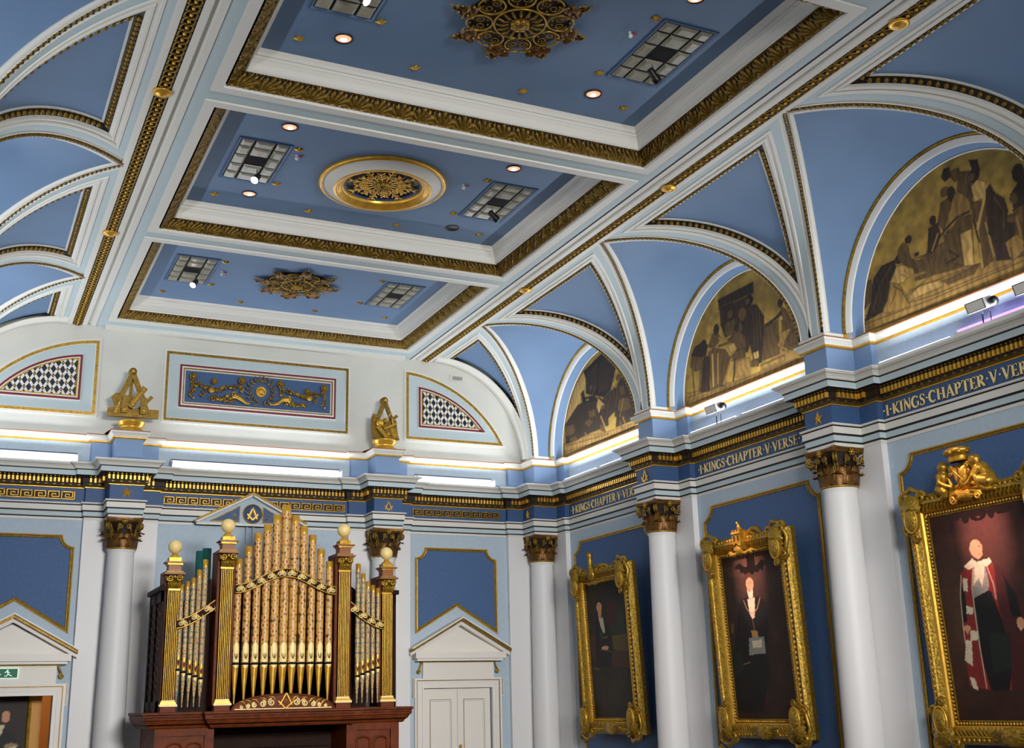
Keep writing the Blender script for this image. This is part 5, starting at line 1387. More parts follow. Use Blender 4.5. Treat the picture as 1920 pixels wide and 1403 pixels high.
m = MB(); c = F(930, 480); m.lathe([(.085, 0), (.085, -.03), (.072, -.035), (.066, -.02), (.06, -.025), (.03, -.045), (0, -.05)], (c.x, EY-.03, c.z), 'bright_gold', 24, axis='y'); m.build('eye_medallion', r)
def flower(m, x, y, rr):
    c = F(x, y, .03)
    for k in range(9):
        a = 2*pi*k/9; m.ball(tuple(c+Vector((rr*.7*cos(a), 0, rr*.7*sin(a)))), rr*.42, 'old_gold', 6, 4, (1, .6, 1))
    m.ball(tuple(c+Vector((0, -.02, 0))), rr*.38, 'gold', 6, 4)
for x, y in ((120, 285), (365, 345), (695, 340), (1165, 385), (1500, 480), (1710, 440)):
    m = MB(); flower(m, x, y, .06 if x not in (365, 1500) else .05); m.build('flower_head', r)
for pts in (((600, 530), (660, 560), (710, 600), (750, 635), (800, 640)), ((1270, 590), (1200, 590), (1140, 640), (1080, 660), (1030, 655))):
    m = MB(); P = [F(x, y, .035) for x, y in pts]; m.tube(resample(P, .018), [max(.008, .040*(1-i/20)+.008) for i in range(60)][:len(resample(P, .018))], 'gold', 8, rf=lambda i, a: 1.12 if i % 2 else .95)
    m.tube([P[0]+Vector((.04*cos(a)*.5, -.01, .04*sin(a)*1.2)) for a in [2*pi*k/14 for k in range(14)]], .012, 'bright_gold', 5, closed=True)
    m.build('cornucopia', r)
halves = (MB(), MB())
for x, y, q in ((335, 465, .055), (520, 540, .035), (1520, 575, .055), (690, 485, .028), (1170, 535, .028), (1290, 510, .025), (560, 435, .03), (465, 430, .028), (1380, 520, .024)): halves[x > 930].ball(tuple(F(x, y, .045)), q, 'gold', 8, 6, (1, .8, .85))
pathL = [(110, 350), (130, 420), (105, 500), (110, 540)], [(180, 390), (250, 420), (330, 440), (420, 470), (520, 430), (600, 430), (660, 400)], [(380, 560), (450, 570), (520, 590), (600, 590)], [(230, 520), (250, 480)], [(350, 580), (340, 560)], [(690, 420), (690, 480)]
pathR = [(1700, 500), (1720, 580), (1700, 690)], [(1640, 530), (1560, 520), (1450, 560), (1380, 520), (1300, 490), (1210, 460)], [(1240, 640), (1330, 660), (1420, 660), (1500, 690)], [(1600, 620), (1590, 600)], [(1180, 430), (1170, 530)]
for path in pathL+pathR:
    m = halves[path[0][0] > 930]
    P = [F(x, y, .03) for x, y in path]
    for p in resample(P, .026):
        for _ in range(4):
            m.ball(tuple(p+Vector((rng.uniform(-.032, .032), rng.uniform(-.02, .01), rng.uniform(-.032, .032)))), rng.uniform(.011, .023), rng.choice(['old_gold', 'old_gold', 'gold']), 5, 3)
for m in halves: m.build('fruit_and_leaf_swag', r)

# small wall vent
r = thing('wall_vent', (7.66, EY-.01, 5.38), 'small square ornamental vent cover above the right lattice panel', 'vent')
m = MB(); m.box(7.52, 7.80, EY-.012, EY-.001, 5.33, 5.44, 'plaster'); m.build('vent_plate', r)
m = MB()
for i in range(5):
    for j in range(2): m.tube([(7.585+i*.038+.014*cos(a), EY-.014, 5.37+j*.034+.013*sin(a)) for a in [2*pi*k/8 for k in range(8)]], .0035, 'dark_line', 4, closed=True)
m.build('pierced_pattern', r)

# ------------------------------------------------------------------ pediment over the organ
pxc, pz0, pz1 = 4.14, 2.66, 3.14; hwp = .83; py = EY-.10
r = thing('pediment', (pxc, py, pz0), 'pale blue triangular pediment with gilt edge and compasses roundel above the organ pipes', 'pediment')
m = MB(); m.prism([(pxc-hwp, pz0), (pxc+hwp, pz0), (pxc+hwp, pz0+.03), (pxc, pz1-.03), (pxc-hwp, pz0+.03)], (0, EY-.025, 0), (1, 0, 0), (0, 0, 1), (0, -1, 0), .085, 'wall_blue'); m.box(pxc-hwp, pxc+hwp, EY-.13, EY-.025, pz0, pz0+.035, 'white'); m.build('tympanum', r)
m = MB()
for s in (-1, 1): m.bar((pxc+s*(hwp+.02), py-.06, pz0+.035), (pxc, py-.06, pz1), .05, .12, 'white', (0, 1, 0)); m.bar((pxc+s*(hwp+.02), py-.125, pz0+.055), (pxc, py-.125, pz1+.018), .03, .02, 'old_gold', (0, 1, 0))
m.build('raking_moulding', r)
m = MB(); m.lathe([(.152, -.0), (.152, -.02), (.14, -.025), (.13, -.012), (.125, -.004), (0, -.004)], (pxc+.02, py-.012, 2.85), 'frieze_blue', 32, axis='y', mf=lambda i: 'old_gold' if i < 3 else 'frieze_blue')
k = compass_mb(.17, .19, 'bright_gold'); k2 = star_mb(5, .03, .013, .02, 'bright_gold')
for q in (k, k2):
    b0 = len(m.v); m.v += [(x+pxc+.02, y+py-.02, z+2.85) for x, y, z in q.v]; m.f += [tuple(i+b0 for i in f) for f in q.f]; m.m += [m.mi(q.names[i]) for i in q.m]; m.sm += q.sm
m.build('compasses_roundel', r)
for s in (-1, 1):
    m = MB(); P = [(pxc+s*.18, pz0+.06), (pxc+s*.18, pz0+.30), (pxc+s*.62, pz0+.06)]
    m.quad([(a, py-.014, b) for a, b in P], 'frieze_blue')
    for a, b in zip(P, P[1:]+P[:1]): m.bar((a[0], py-.02, a[1]), (b[0], py-.02, b[1]), .014, .012, 'old_gold', (0, 1, 0))
    for q, (du, dv, rr) in enumerate(((.25, .10, .03), (.26, .17, .025), (.36, .10, .028), (.45, .08, .02))): m.tube([(pxc+s*du+u, py-.02, pz0+dv+v) for u, v in spiral(0, 0, rr, 1.3, 12, s)], .006, 'gold', 4)
    m.build('scroll_panel', r)
m = MB()
for s in (-1, 1): m.bar((pxc+s*.05, EY-.05, pz0), (pxc+s*.05, EY-.05, pz0-.25), .02, .02, 'wall_blue', (0, 1, 0))
m.build('bracket', r)

# ------------------------------------------------------------------ doors
def doorcase(xc, name, lab_open):
    d = struct(bpy.data.objects.new(name, None)); d.location = (xc, EY, FZ); COL.objects.link(d)
    m = MB(); w = DW
    for a, b, h, mt in ((0, .03, .05, 'door_white'), (.03, .05, .035, 'door_white'), (.05, .115, .045, 'door_white'), (.115, .125, .06, 'old_gold'), (.125, .155, .06, 'door_white')):
        for s in (-1, 1): m.box(xc+s*(w+a), xc+s*(w+b), EY-h, EY, FZ, DH+a, mt)
        m.box(xc-w-b, xc+w+b, EY-h, EY, DH+a, DH+b, mt)
    for s in (-1, 1): m.box(xc+s*(w+.155), xc+s*(w+.185), EY-.06, EY, DH-.14, DH+.155, 'door_white'); m.box(xc+s*(w+.165), xc+s*(w+.175), EY-.064, EY, DH-.13, DH+.15, 'old_gold')
    m.build('architrave', d)
    m = MB(); m.box(xc-.62, xc+.62, EY-.06, EY, DH+.155, .60, 'door_white'); m.box(xc-.66, xc+.66, EY-.075, EY, .60, .62, 'old_gold')
    for s in (-1, 1):
        m.tube([(xc+s*.66+s*(q[0]), EY-.05, .46+q[1]) for q in [(-.04, .13), (-.01, .12), (.0, .08), (.02, .04)]+[(.03+u, v) for u, v in spiral(0, 0, .035, 1.3, 12, -s if False else 1, pi/2)]], .014, 'gold', 5)
    m.build('overdoor_block', d)
    m = MB(); z0, ze, za = .69, .78, 1.27; hx = .79
    m.box(xc-hx, xc+hx, EY-.20, EY, z0-.03, ze-.02, 'door_white'); m.box(xc-hx+.04, xc+hx-.04, EY-.16, EY, z0-.07, z0-.03, 'door_white')
    m.prism([(xc-hx+.02, ze-.02), (xc+hx-.02, ze-.02), (xc, za-.10)], (0, EY-.02, 0), (1, 0, 0), (0, 0, 1), (0, -1, 0), .03, 'door_white')
    for s in (-1, 1):
        m.bar((xc+s*(hx+.02), EY-.11, ze-.01), (xc, EY-.11, za-.085), .085, .2, 'door_white', (0, 1, 0)) if False else None
        for th, dep, off, mt in ((.07, .17, -.045, 'door_white'), (.045, .235, .0, 'old_gold'), (.022, .28, .032, 'door_white')):
            x1 = hx+.08; sl = (za-ze)/x1
            pl = [(xc+s*x1, ze+off-th/2-.0), (xc+s*x1, ze+off+th/2), (xc, za+off+th/2-.0), (xc, za+off-th/2)]
            m.prism(pl, (0, EY, 0), (1, 0, 0), (0, 0, 1), (0, -1, 0), dep, mt)
    m.build('pediment_hood', d)
    return d
d1 = doorcase(DOORS[0], 'door_1', False)
for s in (-1, 1):
    m = MB(); x0, x1 = (DOORS[0]-DW+.02, DOORS[0]-.003) if s < 0 else (DOORS[0]+.003, DOORS[0]+DW-.02)
    m.box(x0, x1, EY+.02, EY+.06, FZ+.01, DH-.01, 'door_white')
    for z0, z1 in ((-.95, 0.02), (FZ+.2, -1.1)):
        q = .11; o = [(x0+q, z0), (x1-q, z0), (x1-q, z1), (x0+q, z1)]
        sweep(m, o, [(0, 0), (.004, .012), (.018, .014), (.03, -.006), (.035, -.006)], None, ['door_white'], True, lambda u, v, h: (u, EY+.02-h, v))
        m.quad([(u, EY+.021, v) for u, v in [(x0+q+.03, z0+.03), (x1-q-.03, z0+.03), (x1-q-.03, z1-.03), (x0+q+.03, z1-.03)]], 'door_white')
        for a, b in zip(o, o[1:]+o[:1]): m.bar((a[0], EY+.017, a[1]), (b[0], EY+.017, b[1]), .010, .008, 'old_gold', (0, 1, 0))
    lf = m.build('door_leaf', d1)
    if s > 0:
        k = MB(); k.ball((DOORS[0]+.04, EY-.01, -.70), .028, 'bright_gold', 10, 8); k.tube([(DOORS[0]+.04, EY+.02, -.70), (DOORS[0]+.04, EY-.02, -.70)], .012, 'bright_gold', 8); k.build('door_knob', lf)
d2 = doorcase(DOORS[1], 'door_2', True)
# lobby seen through the open door
m = MB(); xc = DOORS[1]; m.box(xc-1.6, xc+1.6, EY+2.2, EY+2.3, FZ, 1.2, 'tan'); m.box(xc+1.3, xc+1.4, EY+.2, EY+2.2, FZ, 1.2, 'tan'); m.box(xc-1.6, xc-1.5, EY+.2, EY+2.2, FZ, 1.2, 'tan'); m.box(xc-1.6, xc+1.4, EY+.2, EY+2.3, 1.2, 1.25, 'tan'); struct(m.build('wall_lobby'))
area('lobby_light', (xc, EY+1.2, 1.1), (0, 0, 0), .6, .6, 14, (1, .78, .5))
r = thing('lobby_portrait', (.62, EY+.55, -1.6), 'dark gold-framed portrait of a seated person seen through the half-open doorway', 'framed portrait')
R = Raster(-.7, .7, 0, 1, 80, 120); R.C[:] = lin(34, 22, 12)
LX = 0.53
do_items(R, [('p', 'blk', [(.2, .66), (.38, .71), (.55, .65), (.68, .5), (.68, .2), (.15, .2), (.15, .45)]), ('e', 'skin', (.45, .755), .05, .04), ('p', 'crm', [(.37, .70), (.45, .70), (.40, .62)]), ('e', 'tan', (.54, .56), .08, .02), ('p', 'crm', [(.40, .53), (.60, .56), (.56, .49), (.43, .46)]), ('e', 'skin', (.38, .50), .04, .02)], 1.5)
paint_mesh('canvas', R, lambda u, v: (LX+u*1.12-.11, EY+.55, -1.6+v*2.02), 'oil_paint', r)
m = MB(); sweep(m, [(LX-.9, -1.6), (LX+.67, -1.6), (LX+.67, .42), (LX-.9, .42)], [(0, 0), (0, .02), (-.02, .04), (-.05, .03), (-.055, 0)], None, ['gold'], True, lambda u, v, h: (u, EY+.55-h, v)); m.build('frame', r)
m = MB(); m.box(LX-1.5, LX+.86, EY+.58, EY+.66, FZ, 1.2, 'tan'); struct(m.build('wall_screen'))
r = thing('exit_sign', (.75, EY-.075, .51), 'green exit sign with arrow and running figure on the left doorcase', 'sign')
m = MB(); m.box(.40, 1.005, EY-.085, EY-.065, .435, .575, 'sign_white'); m.box(.412, .993, EY-.088, EY-.084, .445, .565, 'exit_green'); m.build('sign_board', r)
m = MB(); Yq = EY-.091
m.box(.64, .70, Yq, Yq+.002, .465, .55, 'sign_white'); m.bar((.755, Yq, .55), (.755, Yq, .47), .012, .003, 'sign_white', (0, 1, 0)); m.bar((.755, Yq, .468), (.73, Yq, .495), .012, .003, 'sign_white', (0, 1, 0)); m.bar((.755, Yq, .468), (.78, Yq, .495), .012, .003, 'sign_white', (0, 1, 0))
m.ball((.865, Yq, .545), .012, 'sign_white', 8, 4, (1, .2, 1))
for a, b in (((.86, .53), (.875, .495)), ((.86, .53), (.83, .515)), ((.862, .528), (.895, .512)), ((.875, .495), (.85, .465)), ((.85, .465), (.83, .468)), ((.875, .495), (.905, .475)), ((.905, .475), (.925, .468))): m.bar((a[0], Yq, a[1]), (b[0], Yq, b[1]), .011, .003, 'sign_white', (0, 1, 0))
m.build('pictogram', r)

# ------------------------------------------------------------------ cove battens and floodlights
def batten(p0, p1, lab, vio=False, first=None):
    P0, P1 = Vector(p0), Vector(p1); d = (P1-P0).normalized(); n = Vector((-d.y, d.x, 0)); c = (P0+P1)/2; L = (P1-P0).length/2
    r = thing('cove_batten', tuple(P0), lab, 'strip light', 'strip lights lying on the cornice')
    m = MB(); m.obox(c+Vector((0, 0, .02)), d, n, Vector((0, 0, 1)), L, .035, .02, 'plastic_white'); m.build('housing', r)
    m = MB(); hz = .06 if vio else .042; m.tube([P0+d*.03+Vector((0, 0, hz)), P1-d*.03+Vector((0, 0, hz))], .016, 'violet_tube' if vio else 'tube', 10); m.build('tube', r)
    return r
zt = 3.48
for i, w in ((0, 'nearest the corner'), (1, 'in the middle bay'), (2, 'in the nearest bay')):
    yc = BAYS[i]
    batten((9.19, yc+1.2, zt), (9.19, yc+.1, zt), 'far strip light on the right-hand cornice %s' % w, False)
    batten((9.15 if i == 2 else 9.19, yc-.0, zt), (9.15 if i == 2 else 9.19, yc-1.2, zt), 'violet-tinged strip light on the right-hand cornice %s' % w, i == 2)
for x0, x1, w in ((.1, 1.55, 'left of the organ, under the left lattice panel'), (2.9, 5.55, 'behind the cornice above the organ'), (6.85, 8.25, 'under the right lattice panel')):
    r = thing('cove_trough', (x0, EY-.2, zt), 'white light trough on the end cornice '+w, 'strip light', 'light troughs on the end cornice')
    m = MB(); m.box(x0, x1, EY-.22, EY-.05, zt, zt+.01, 'plastic_white'); m.box(x0, x1, EY-.06, EY-.045, zt, zt+.15, 'plastic_white'); m.box(x0, x1, EY-.064, EY-.04, zt+.15, zt+.165, 'navy'); m.box(x0-.004, x0, EY-.22, EY-.045, zt, zt+.12, 'plastic_white'); m.box(x1, x1+.004, EY-.22, EY-.045, zt, zt+.12, 'plastic_white'); m.build('trough', r)
    m = MB(); m.tube([(x0+.02, EY-.10, zt+.055), (x1-.02, EY-.10, zt+.055)], .022, 'tube', 10); m.tube([(x0+.02, EY-.16, zt+.03), (x1-.02, EY-.16, zt+.03)], .012, 'tube', 8); m.build('tube', r)
for y, w in ((8.05, 'nearest lunette mural'), (12.66, 'middle lunette mural'), (7.45, 'right edge')):
    r = thing('floodlight', (9.12, y, 3.485), 'small grey box floodlight on the cornice below the '+w, 'floodlight', 'floodlights on the cornice')
    m = MB(); m.obox((9.10, y, 3.71), Vector((0, 1, 0)), Vector((1, 0, .35)).normalized(), Vector((-.35, 0, 1)).normalized(), .12, .06, .055, 'grey_metal'); m.obox((9.045, y, 3.69), Vector((0, 1, 0)), Vector((1, 0, .35)).normalized(), Vector((-.35, 0, 1)).normalized(), .105, .004, .045, 'plastic_white'); m.build('lamp_box', r)
    m = MB(); m.ball((9.13, y-.16, 3.71), .05, 'black', 10, 6); m.tube([(9.13, y, 3.66), (9.13, y, 3.485)], .008, 'black', 6); m.tube([(9.13, y-.1, 3.68), (9.13, y-.1, 3.485)], .005, 'black', 5); m.build('bracket', r)
# ------------------------------------------------------------------ the organ
OX = 4.235; OY = 16.12
org = thing('pipe_organ', (OX, OY, FZ), 'pipe organ with gilt patterned pipes, fluted gold pillars and a carved dark wood case', 'organ')
mp = {}
def opart(n, m, parent=None): return m.build(n, parent or org)
# lower case
m = MB()
for s in (-1, 1):
    x0, x1 = OX+s*.90, OX+s*1.66
    m.box(x0, x1, OY+.08, 17.3, FZ, -.27, 'wood')
    for a, b in ((.90, 1.02), (1.54, 1.66)): m.box(OX+s*a, OX+s*b, OY+.04, OY+.08, FZ, -.27, 'wood')
    m.box(x0, x1, OY+.05, OY+.08, -.36, -.27, 'wood')
m.box(OX-.9, OX+.9, OY+.75, 17.3, FZ, -.27, 'dark_wood')
opart('lower_case', m)
for s in (-1, 1):
    m = MB()
    for q in (0, 1):
        xa = OX+s*(1.04+.25*q); xb = OX+s*(1.04+.25*q+.22); xa, xb = sorted((xa, xb)); xm = (xa+xb)/2
        out = [(xa, -1.3), (xb, -1.3), (xb, -.50)]+[(xm+(xb-xm)*cos(t), -.50+.07*sin(t)) for t in [pi*i/8 for i in range(1, 8)]]+[(xa, -.50)]
        m.quad([(u, OY+.076, v) for u, v in out], 'wood'); sweep(m, out, [(0, 0), (0, .02), (.015, .026), (.03, .012), (.035, 0)], None, ['wood'], True, lambda u, v, h: (u, OY+.078-h, v))
    opart('arched_panel', m)
m = MB()
for i in range(12): m.box(OX-.86, OX+.86, OY+.70, OY+.74, -.40-i*.16, -.40-i*.16+.11, 'dark_wood')
opart('louvre_screen', m)
m = MB(); m.box(OX-.02+.05, OX+.30, OY+.3, OY+.32, -1.0, -.60, 'plastic_white'); m.box(OX-.3, OX+.4, OY+.3, OY+.5, -1.05, -1.0, 'dark_wood'); opart('music_stand', m)
# main cornice shelf with step-back at the ends
m = MB(); pl = [(OX-1.72, 17.3), (OX-1.72, OY+.06), (OX-.96, OY+.06), (OX-.96, OY-.06), (OX+.96, OY-.06), (OX+.96, OY+.06), (OX+1.72, OY+.06), (OX+1.72, 17.3)]
sweep(m, pl, [(0, -.27), (-.02, -.25), (-.03, -.23), (-.06, -.21), (-.08, -.17), (-.10, -.155), (-.105, -.10), (-.12, -.09), (-.12, -.07), (-.11, -.06), (.1, -.06)], None, ['wood', 'wood', 'dark_wood', 'wood', 'wood', 'wood', 'dark_wood', 'wood'], False, lambda u, v, h: (u, v, h))
m.prism([(a, b) for a, b in pl], (0, 0, -.20), (1, 0, 0), (0, 1, 0), (0, 0, 1), .13, 'wood')
opart('console_cornice', m)
m = MB()
for i in range(64):
    x = OX-.95+i*.03; m.ball((x, OY-.17, -.125), .014, 'wood', 5, 3)
for s in (-1, 1):
    for i in range(25): m.ball((OX+s*(1.08+i*.03), OY-.05, -.125), .014, 'wood', 5, 3)
opart('rope_carving', m)
# upper case: side panels, back board
m = MB()
m.box(OX-1.30, OX+1.30, OY+.40, OY+.45, -.06, 1.25, 'dark_wood'); m.box(OX-.78, OX+.78, OY+.40, OY+.45, -.06, 1.62, 'dark_wood')
for s in (-1, 1):
    pts = [(OX+s*(.95), 1.25), (OX+s*.95, 1.70), (OX+s*1.1, 1.60), (OX+s*1.3, 1.40), (OX+s*1.45, 1.38), (OX+s*1.45, 1.25)]
    m.prism(pts, (0, OY+.45, 0), (1, 0, 0), (0, 0, 1), (0, -1, 0), .05, 'dark_wood')
opart('back_board', m)
for s in (-1, 1):
    m = MB(); x = OX+s*1.60; xo = x+s*.02
    m.box(x, xo, OY+.12, OY+1.15, -.06, 1.5, 'dark_wood')
    for a, b in ((.12, .22), (.60, .68), (1.05, 1.15)): m.box(xo, xo+s*.02, OY+a, OY+b, -.06, 1.5, 'dark_wood')
    m.box(xo, xo+s*.02, OY+.12, OY+1.15, -.06, .08, 'dark_wood'); m.box(xo, xo+s*.02, OY+.12, OY+1.15, 1.36, 1.5, 'dark_wood'); m.box(x-s*.03, xo+s*.06, OY+.1, OY+1.18, 1.5, 1.56, 'dark_wood')
    for i in range(9):
        m.ball((x, OY+.2+i*.11, 1.575), .03, 'dark_wood', 6, 4)
    for k in range(2):
        for i in range(10): m.bar((xo+s*.006, OY+.25+k*.45, .12+i*.12), (xo+s*.006, OY+.57+k*.45, .22+i*.12), .015, .012, 'wood', (1, 0, 0))
    opart('side_panel', m)
def pillar(x, y, w, z0, z1, zb, rb):
    """fluted gold pillar with capital, pedestal block and ball"""
    p = bpy.data.objects.new('pillar', None); COL.objects.link(p); p.location = (x-OX, y-OY, -FZ); p.parent = org
    h = w/2; I = lambda n, m: m.build(n, p, local=True)
    m = MB(); m.box(-h-.035, h+.035, .05, .42, z0-.04, z1+.25, 'wood'); I('post', m)
    m = MB(); m.box(-h-.02, h+.02, -.03, .12, -.06, z0-.02, 'wood'); m.box(-h-.035, h+.035, -.05, .1, z0-.03, z0, 'pale_gold'); m.box(-h-.02, h+.02, -.035, .1, z0, z0+.025, 'bright_gold'); m.box(-h-.008, h+.008, -.02, .1, z0+.025, z0+.05, 'pale_gold'); I('pillar_base', m)
    m = MB(); m.box(-h, h, .0, .1, z0+.05, z1, 'dark_wood')
    n = 7
    for i in range(n):
        xx = -h+w*(i+.5)/n; m.tube([(xx, -.004, z0+.05), (xx, -.004, z1)], w/n*.30, 'bright_gold', 6)
    I('fluted_shaft', m)
    m = MB(); m.box(-h*.9, h*.9, .0, .1, z1, z1+.2, 'dark_ground'); m.box(-h-.005, h+.005, -.015, .1, z1-.005, z1+.02, 'bright_gold')
    for i in range(5):
        q = (i-2)/2; xx = q*h*.8
        m.tube([(xx, -.01, z1+.02), (xx*1.05, -.03, z1+.07), (xx*1.15, -.06, z1+.10), (xx*1.2, -.055, z1+.075)], [.019, .022, .017, .006], 'gold', 6)
        m.tube([(xx+.012, -.01, z1+.07), (xx*1.1+.012, -.035, z1+.13), (xx*1.25, -.07, z1+.16)], [.017, .019, .008], 'old_gold', 6)
    for s in (-1, 1):
        m.tube([(s*(h*.75+u), -.065, z1+.15+v) for u, v in spiral(0, 0, .045, 1.5, 16, s)], .012, 'gold', 5)
        m.tube([(s*(h*1.2), -.03+u, z1+.15+v) for u, v in spiral(0, 0, .04, 1.5, 14, s)], .012, 'gold', 5)
    m.ball((0, -.06, z1+.17), .024, 'bright_gold', 6, 4); I('pillar_capital', m)
    m = MB(); m.box(-h-.055, h+.055, -.085, .16, z1+.2, z1+.225, 'copper_wood'); m.box(-h-.03, h+.03, -.05, .16, z1+.225, z1+.25, 'old_gold'); m.box(-h+.0, h-.0, -.02, .16, z1+.25, z1+.33, 'copper_wood'); m.box(-h-.02, h+.02, -.045, .16, z1+.33, z1+.355, 'gold'); m.box(-h-.045, h+.045, -.07, .17, z1+.355, z1+.375, 'copper_wood'); m.box(-h+.0, h-.0, -.03, .14, z1+.375, z1+.43, 'gold'); I('entablature_block', m)
    m = MB(); zt = z1+.43; m.lathe([(h*.9, zt), (h*.85, zt+.02), (h*.55, zt+.035), (h*.5, zt+.05), (.3*h, zt+.06), (0, zt+.06)], (0, .05, 0), 'bright_gold', 16); m.ball((0, .05, zb), rb, 'pale_gold', 20, 14); I('ball_finial', m)
pillar(3.41, OY, .165, .04, 1.80, 2.385, .095); pillar(5.06, OY, .165, .04, 1.80, 2.385, .095)
pillar(2.735, OY+.12, .16, .04, 1.51, 2.09, .092); pillar(5.745, OY+.12, .16, .04, 1.51, 2.09, .092)
def pipe(x, y, r, ztop, zm, zf, pat, big):
    m = MB(); m.lathe([(r, zm+.02), (r, ztop-.10)], (x, y, 0), pat, 14); b = opart('pipe', m)
    m = MB(); m.lathe([(r*1.02, ztop-.10), (r*1.02, ztop), (r*.86, ztop+.002), (r*.84, ztop-.06)], (x, y, 0), 'bright_gold', 14); m.build('pipe_cap', b)
    m = MB(); m.lathe([(r*1.0, zm+.0), (r*.93, zm-.05), (r*.3, zf+.02), (r*.22, zf-.06)], (x, y, 0), 'bright_gold' if big else pat, 12); m.build('pipe_foot', b)
    # mouth: shield plate and dark slot
    m = MB(); hh = .27 if big else .17
    out = [(-r*.78, zm+.04), (r*.78, zm+.04), (r*.78, zm+.03+hh*.75)]+[(r*.78*cos(t), zm+.03+hh*.75+hh*.22*sin(t)) for t in [pi*i/6 for i in range(1, 6)]]+[(-r*.78, zm+.03+hh*.75)]
    def cur(u, v, h): return (x+u, y-sqrt(max(0, r*r-u*u))-h, v)
    nr = 7; rows = []
    for j in range(2):
        rows.append([cur(-r*.78+2*r*.78*i/nr, zm+.035+(hh*.75 if j else 0)+(hh*.22*sin(pi*i/nr) if j else 0), .003) for i in range(nr+1)])
    m.grid(rows, 'pale_gold' if big else 'bright_gold', True)
    rows = [[cur(-r*.8+2*r*.8*i/nr, zz, .004) for i in range(nr+1)] for zz in (zm+.005, zm+.03)]; m.grid(rows, 'void', True)
    rows = [[cur(-r*.8+2*r*.8*i/nr, zm-(0 if j == 0 else .045*sin(pi*i/nr)), .005) for i in range(nr+1)] for j in (0, 1)]; m.grid(rows, 'pale_gold', True)
    for s in (-1, 0, 1):
        P = [cur(0, zm+.07, .008), cur(s*r*.3, zm+.11, .008), cur(s*r*.42, zm+.15, .008)]
        m.tube(P, [.003, .006, .003], 'old_gold' if big else 'maroon', 4)
    m.ball(cur(0, zm+.09, .006), .008, 'maroon', 5, 3); m.build('pipe_mouth', b)
TOPS = [1.945, 2.12, 2.31, 2.43, 2.575, 2.715]
for i in range(11):
    k = abs(i-5); x = OX+(i-5)*.1285; pipe(x, OY+.12, .050+.004*(5-k)*.6, TOPS[5-k], .53, .08, 'pipe_gold_pattern', True)
STP = [1.59, 1.63, 1.68, 1.79, 1.93]
for s in (-1, 1):
    for j in range(5):
        x = OX+s*(1.385-j*.0755); pipe(x, OY+.17, .030+.0012*j, STP[j], .46-.028*j, .06, 'pipe_teal_pattern', False)
# curved gilt bands across the pipes
def oband(f, x0, x1, y, h, n, name):
    m = MB(); rows = [[], [], [], []]
    for i in range(n+1):
        x = x0+(x1-x0)*i/n; z = f(x)
        for k, (dy, dz) in enumerate(((0, -h/2), (-.03, -h/2), (-.03, h/2), (0, h/2))): rows[k].append((x, y+dy, z+dz))
    m.grid(rows, 'dark_wood', False)
    for e in (-1, 1): m.tube([(x0+(x1-x0)*i/n, y-.034, f(x0+(x1-x0)*i/n)+e*h*.46) for i in range(n+1)], .008, 'bright_gold', 5)
    L = abs(x1-x0); c = max(2, round(L/.14))
    for i in range(c):
        x = x0+(x1-x0)*(i+.5)/c; z = f(x)
        for s in (-1, 1): m.tube([(x+s*.034+u, y-.036, z-.008+v) for u, v in spiral(0, 0, .034, 1.4, 12, s, pi/2)], .009, 'pale_gold', 4)
        m.tube([(x, y-.036, z+h*.35), (x, y-.04, z)], [.016, .006], 'pale_gold', 5)
        m.tube([(x+(x1-x0)/c/2, y-.036, z+h*.3), (x+(x1-x0)/c/2, y-.038, z-h*.3)], .006, 'gold', 4)
    opart(name, m)
def fc(x):
    t = min(1, abs(x-OX)/.70); return 1.765-.235*(3*t*t-2*t**3)
oband(fc, OX-.70, OX+.70, OY+.03, .115, 40, 'gilt_band')
for s in (-1, 1): oband(lambda x: 1.06+.27*max(0, 1-(abs(x-OX)-.95)/.49)**1.5, OX+s*1.44, OX+s*.95, OY+.11, .115, 16, 'gilt_band')
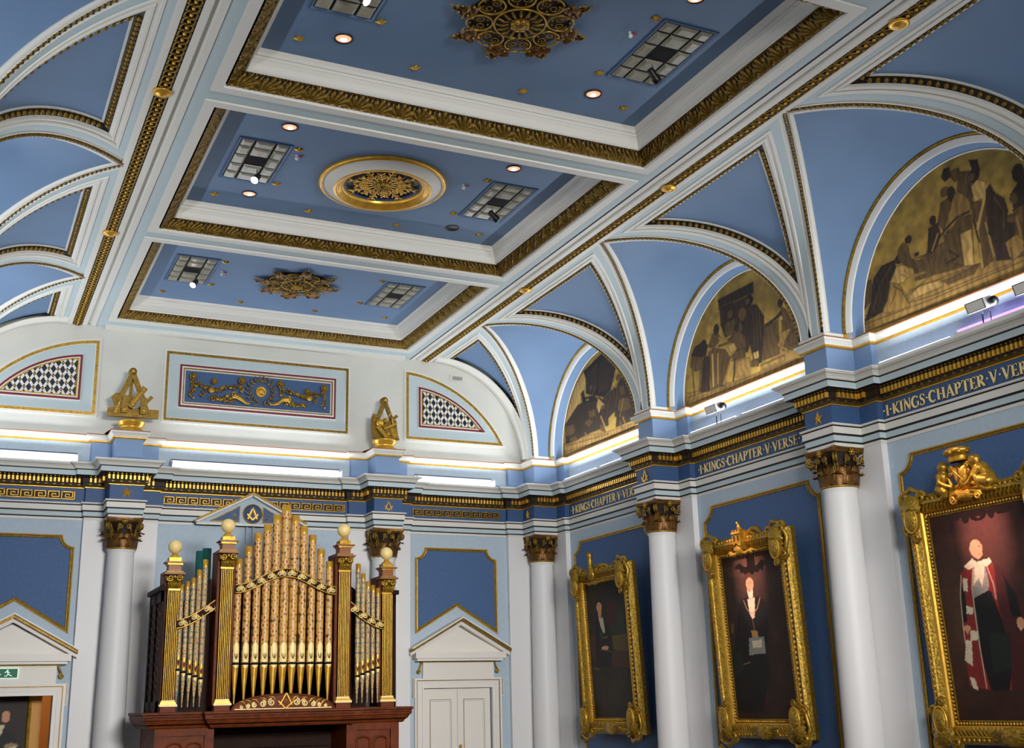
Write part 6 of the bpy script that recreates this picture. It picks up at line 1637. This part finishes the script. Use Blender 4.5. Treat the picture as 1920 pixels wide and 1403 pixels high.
# arched crest over the keyboard
m = MB(); out = [(OX+.70*cos(t), -.06+.20*sin(t)) for t in [pi*i/24 for i in range(25)]]
m.prism(out, (0, OY+.02, 0), (1, 0, 0), (0, 0, 1), (0, -1, 0), .04, 'wood')
m.tube([(a, OY-.025, b) for a, b in out], .012, 'wood', 6); m.bar((OX-.66, OY-.03, -.045), (OX+.66, OY-.03, -.045), .012, .016, 'pale_gold', (0, 1, 0))
arch = opart('arched_crest', m)
m = MB(); YY = OY-.035
for s in (-1, 1):
    for k, (du, rr, dv) in enumerate(((.17, .05, .055), (.29, .045, .04), (.40, .035, .025), (.49, .028, .012), (.57, .02, .0))):
        m.tube([(OX+s*du+u, YY, -.02+dv+v) for u, v in spiral(0, 0, rr, 1.5, 16, s*(1 if k % 2 else -1), pi/2)], .012, 'pale_gold', 5)
        m.tube([(OX+s*(du-.06), YY, .0+dv), (OX+s*(du-.02), YY, .05+dv), (OX+s*(du+.03), YY, .055+dv)], [.005, .012, .004], 'bright_gold', 5)
m.bar((OX+.03, YY, .155), (OX-.06, YY, -.0), .014, .012, 'bright_gold', (0, 1, 0)); m.bar((OX+.03, YY, .155), (OX+.11, YY, .0), .014, .012, 'bright_gold', (0, 1, 0)); m.bar((OX-.08, YY-.01, .05), (OX+.02, YY-.01, -.045), .014, .012, 'bright_gold', (0, 1, 0)); m.bar((OX+.13, YY-.01, .05), (OX+.02, YY-.01, -.045), .014, .012, 'bright_gold', (0, 1, 0))
q = star_mb(5, .028, .012, .015, 'bright_gold'); b0 = len(m.v); m.v += [(a+OX+.025, b+YY, c+.06) for a, b, c in q.v]; m.f += [tuple(i+b0 for i in f) for f in q.f]; m.m += [m.mi('bright_gold')]*len(q.f); m.sm += q.sm
m.build('gilt_scrollwork', arch)
m = MB()
for x, zt in ((3.21, 2.13), (3.30, 2.17)):
    m.lathe([(.065, -.06), (.065, zt), (.055, zt), (.0, zt-.05)], (x, 17.0, 0), 'teal', 14)
opart('plain_pipe', m)
